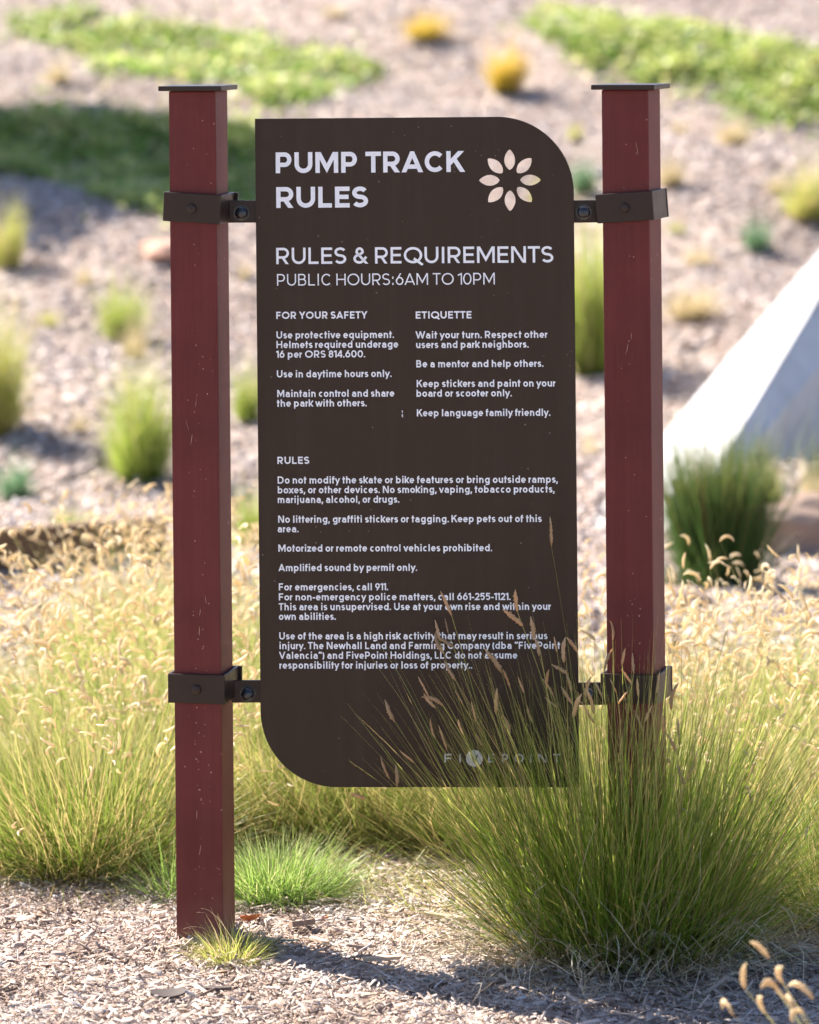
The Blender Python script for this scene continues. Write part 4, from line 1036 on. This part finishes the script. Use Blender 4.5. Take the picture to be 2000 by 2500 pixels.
# ------------------------------------------------------------------ larger scraps on the mulch
def scrap(name, px, py, ln, wd, th, az, m, label, cat, curl=0.0, lift=0.010, tilt=0.0, nx=10, taper=0.5):
    p = H(px, py); bm = bmesh.new(); top, bot = [], []
    rg = random.Random(int(px * 7 + py))
    for i_ in range(nx + 1):
        t = i_ / nx * 2 - 1; w = wd / 2 * (1 - taper * abs(t) ** 3) * rg.uniform(0.88, 1.1); x = t * ln / 2; z = curl * (t * t) * ln
        top.append([bm.verts.new((x, s * w, z + th / 2 - curl * 0.0)) for s in (-1, 0, 1)]); bot.append([bm.verts.new((x, s * w, z - th / 2)) for s in (-1, 0, 1)])
    for i_ in range(nx):
        for k in range(2):
            bm.faces.new((top[i_][k], top[i_ + 1][k], top[i_ + 1][k + 1], top[i_][k + 1])); bm.faces.new((bot[i_][k], bot[i_][k + 1], bot[i_ + 1][k + 1], bot[i_ + 1][k]))
        for k in (0, 2): bm.faces.new((top[i_][k], top[i_ + 1][k], bot[i_ + 1][k], bot[i_][k]))
    for i_ in (0, nx):
        for k in range(2): bm.faces.new((top[i_][k], top[i_][k + 1], bot[i_][k + 1], bot[i_][k]))
    o = link(name, bm_mesh(name, bm), m); o.location = (p.x, p.y, p.z + lift); o.rotation_euler = (tilt, rg.uniform(-.06, .06), az)
    tag(o, label, cat); return o
scrap('wood_splinter', 938, 2358, 0.075, 0.014, 0.006, R(8), M_splint, 'long pale wood splinter lying across the post shadow', 'splinter', 0.0, 0.013, taper=0.3)
scrap('wood_splinter', 1090, 2260, 0.10, 0.014, 0.006, R(-28), M_splint, 'pale wood splinter left of the big grass clump', 'splinter', 0.0, 0.012, taper=0.6)
scrap('bark_piece', 410, 2450, 0.060, 0.030, 0.004, R(2), M_bark, 'dark curved bark piece near the bottom left', 'bark', 0.05, 0.012, tilt=R(12))
scrap('wood_splinter', 780, 2318, 0.055, 0.013, 0.005, R(-55), M_splint, 'short pale splinter standing out in the post shadow', 'splinter', 0.0, 0.014)
scrap('bark_piece', 530, 2430, 0.05, 0.016, 0.005, R(-8), M_bark, 'thin dark bark strip below the yellow tuft', 'bark', 0.0, 0.012)
scrap('dry_leaf', 612, 2268, 0.040, 0.026, 0.0012, R(15), M_orange, 'orange dry leaf beside the foot of the left post', 'leaf', 0.12, 0.016, tilt=R(-35), taper=0.95)
scrap('dry_leaf', 795, 2262, 0.016, 0.010, 0.001, R(45), M_orange, 'tiny orange dry leaf on the mulch under the panel', 'leaf', 0.12, 0.014, tilt=R(-20), taper=0.95)
scrap('plastic_scrap', 708, 2326, 0.032, 0.016, 0.002, R(-5), M_teal, 'small teal scrap lying in the shadow of the left post', 'scrap', 0.03, 0.014, tilt=R(-10))
scrap('wood_splinter', 738, 2278, 0.045, 0.028, 0.010, R(20), M_rock, 'broad pale wood chunk beside the post shadow', 'splinter', 0.0, 0.014, tilt=R(-15), taper=0.2)

# ------------------------------------------------------------------ tree left of the view, whose shade lies on the slope
def tree(loc, h, label):
    rg = np.random.default_rng(77); e = empty('shade_tree', loc); tag(e, label, 'tree')
    bm = bmesh.new()
    def limb(p, q, r0, r1, n=8):
        d = (q - p).normalized(); a = d.orthogonal().normalized(); b = d.cross(a); rs = []
        for k in range(5):
            t = k / 4; c = p.lerp(q, t) + a * 0.03 * math.sin(t * 6); r = r0 + (r1 - r0) * t
            rs.append([bm.verts.new(c + (a * math.cos(6.283 * j / n) + b * math.sin(6.283 * j / n)) * r) for j in range(n)])
        for u, v_ in zip(rs, rs[1:]):
            for j in range(n): bm.faces.new((u[j], u[(j + 1) % n], v_[(j + 1) % n], v_[j]))
    top = Vector((0, 0, h * 0.55)); limb(Vector((0, 0, -0.2)), top, 0.11, 0.07)
    ends = []
    for k in range(9):
        a = k * 2.4; q = top + Vector((math.cos(a) * 0.85, math.sin(a) * 0.85, h * (0.05 + 0.36 * rg.uniform()))); limb(top - Vector((0, 0, 0.2)), q, 0.05, 0.015); ends.append(q)
    link('trunk', bm_mesh('trunk', bm), M_bark, e)
    cs = np.array([list(q) for q in ends] + [[0, 0, h * 0.8], [0, 0, h * 0.65], [0.2, 0, h * 0.5], [-0.2, 0, h * 0.52], [0, 0, h * 0.42]]); n = 17000
    c = cs[rg.integers(0, len(cs), n)]; dv = rg.normal(0, 1, (n, 3)); dv /= np.linalg.norm(dv, axis=1)[:, None]
    pos = c + dv * (rg.uniform(0, 1, n) ** 0.4)[:, None] * np.array([0.68, 0.68, 0.6])
    M3 = frame_from(rg.normal(0, 1, (n, 3)), rg); s = 0.085 * rg.uniform(0.6, 1.3, n)
    L0 = np.array([[-1, 0, 0], [0, -0.45, 0.1], [1, 0, 0], [0, 0.45, 0.1]])
    V = (np.einsum('nij,vj->nvi', M3, L0) * s[:, None, None] + pos[:, None]).reshape(-1, 3)
    link('crown', mesh('crown', V, np.arange(n * 4).reshape(-1, 4), t=np.repeat(rg.uniform(0, 1, n), 4), rnd=np.repeat(rg.uniform(0, 1, n), 4)), M_leaf, e)
    return e
sp_ = H(-400, 395)
tl = sp_ + Vector((SUN_AZ[0], SUN_AZ[1], 0)) * 3.3
tree((tl.x, tl.y, float(gz(tl.x, tl.y))), 4.4, 'leafy tree just left of the view that shades the dark ground cover')
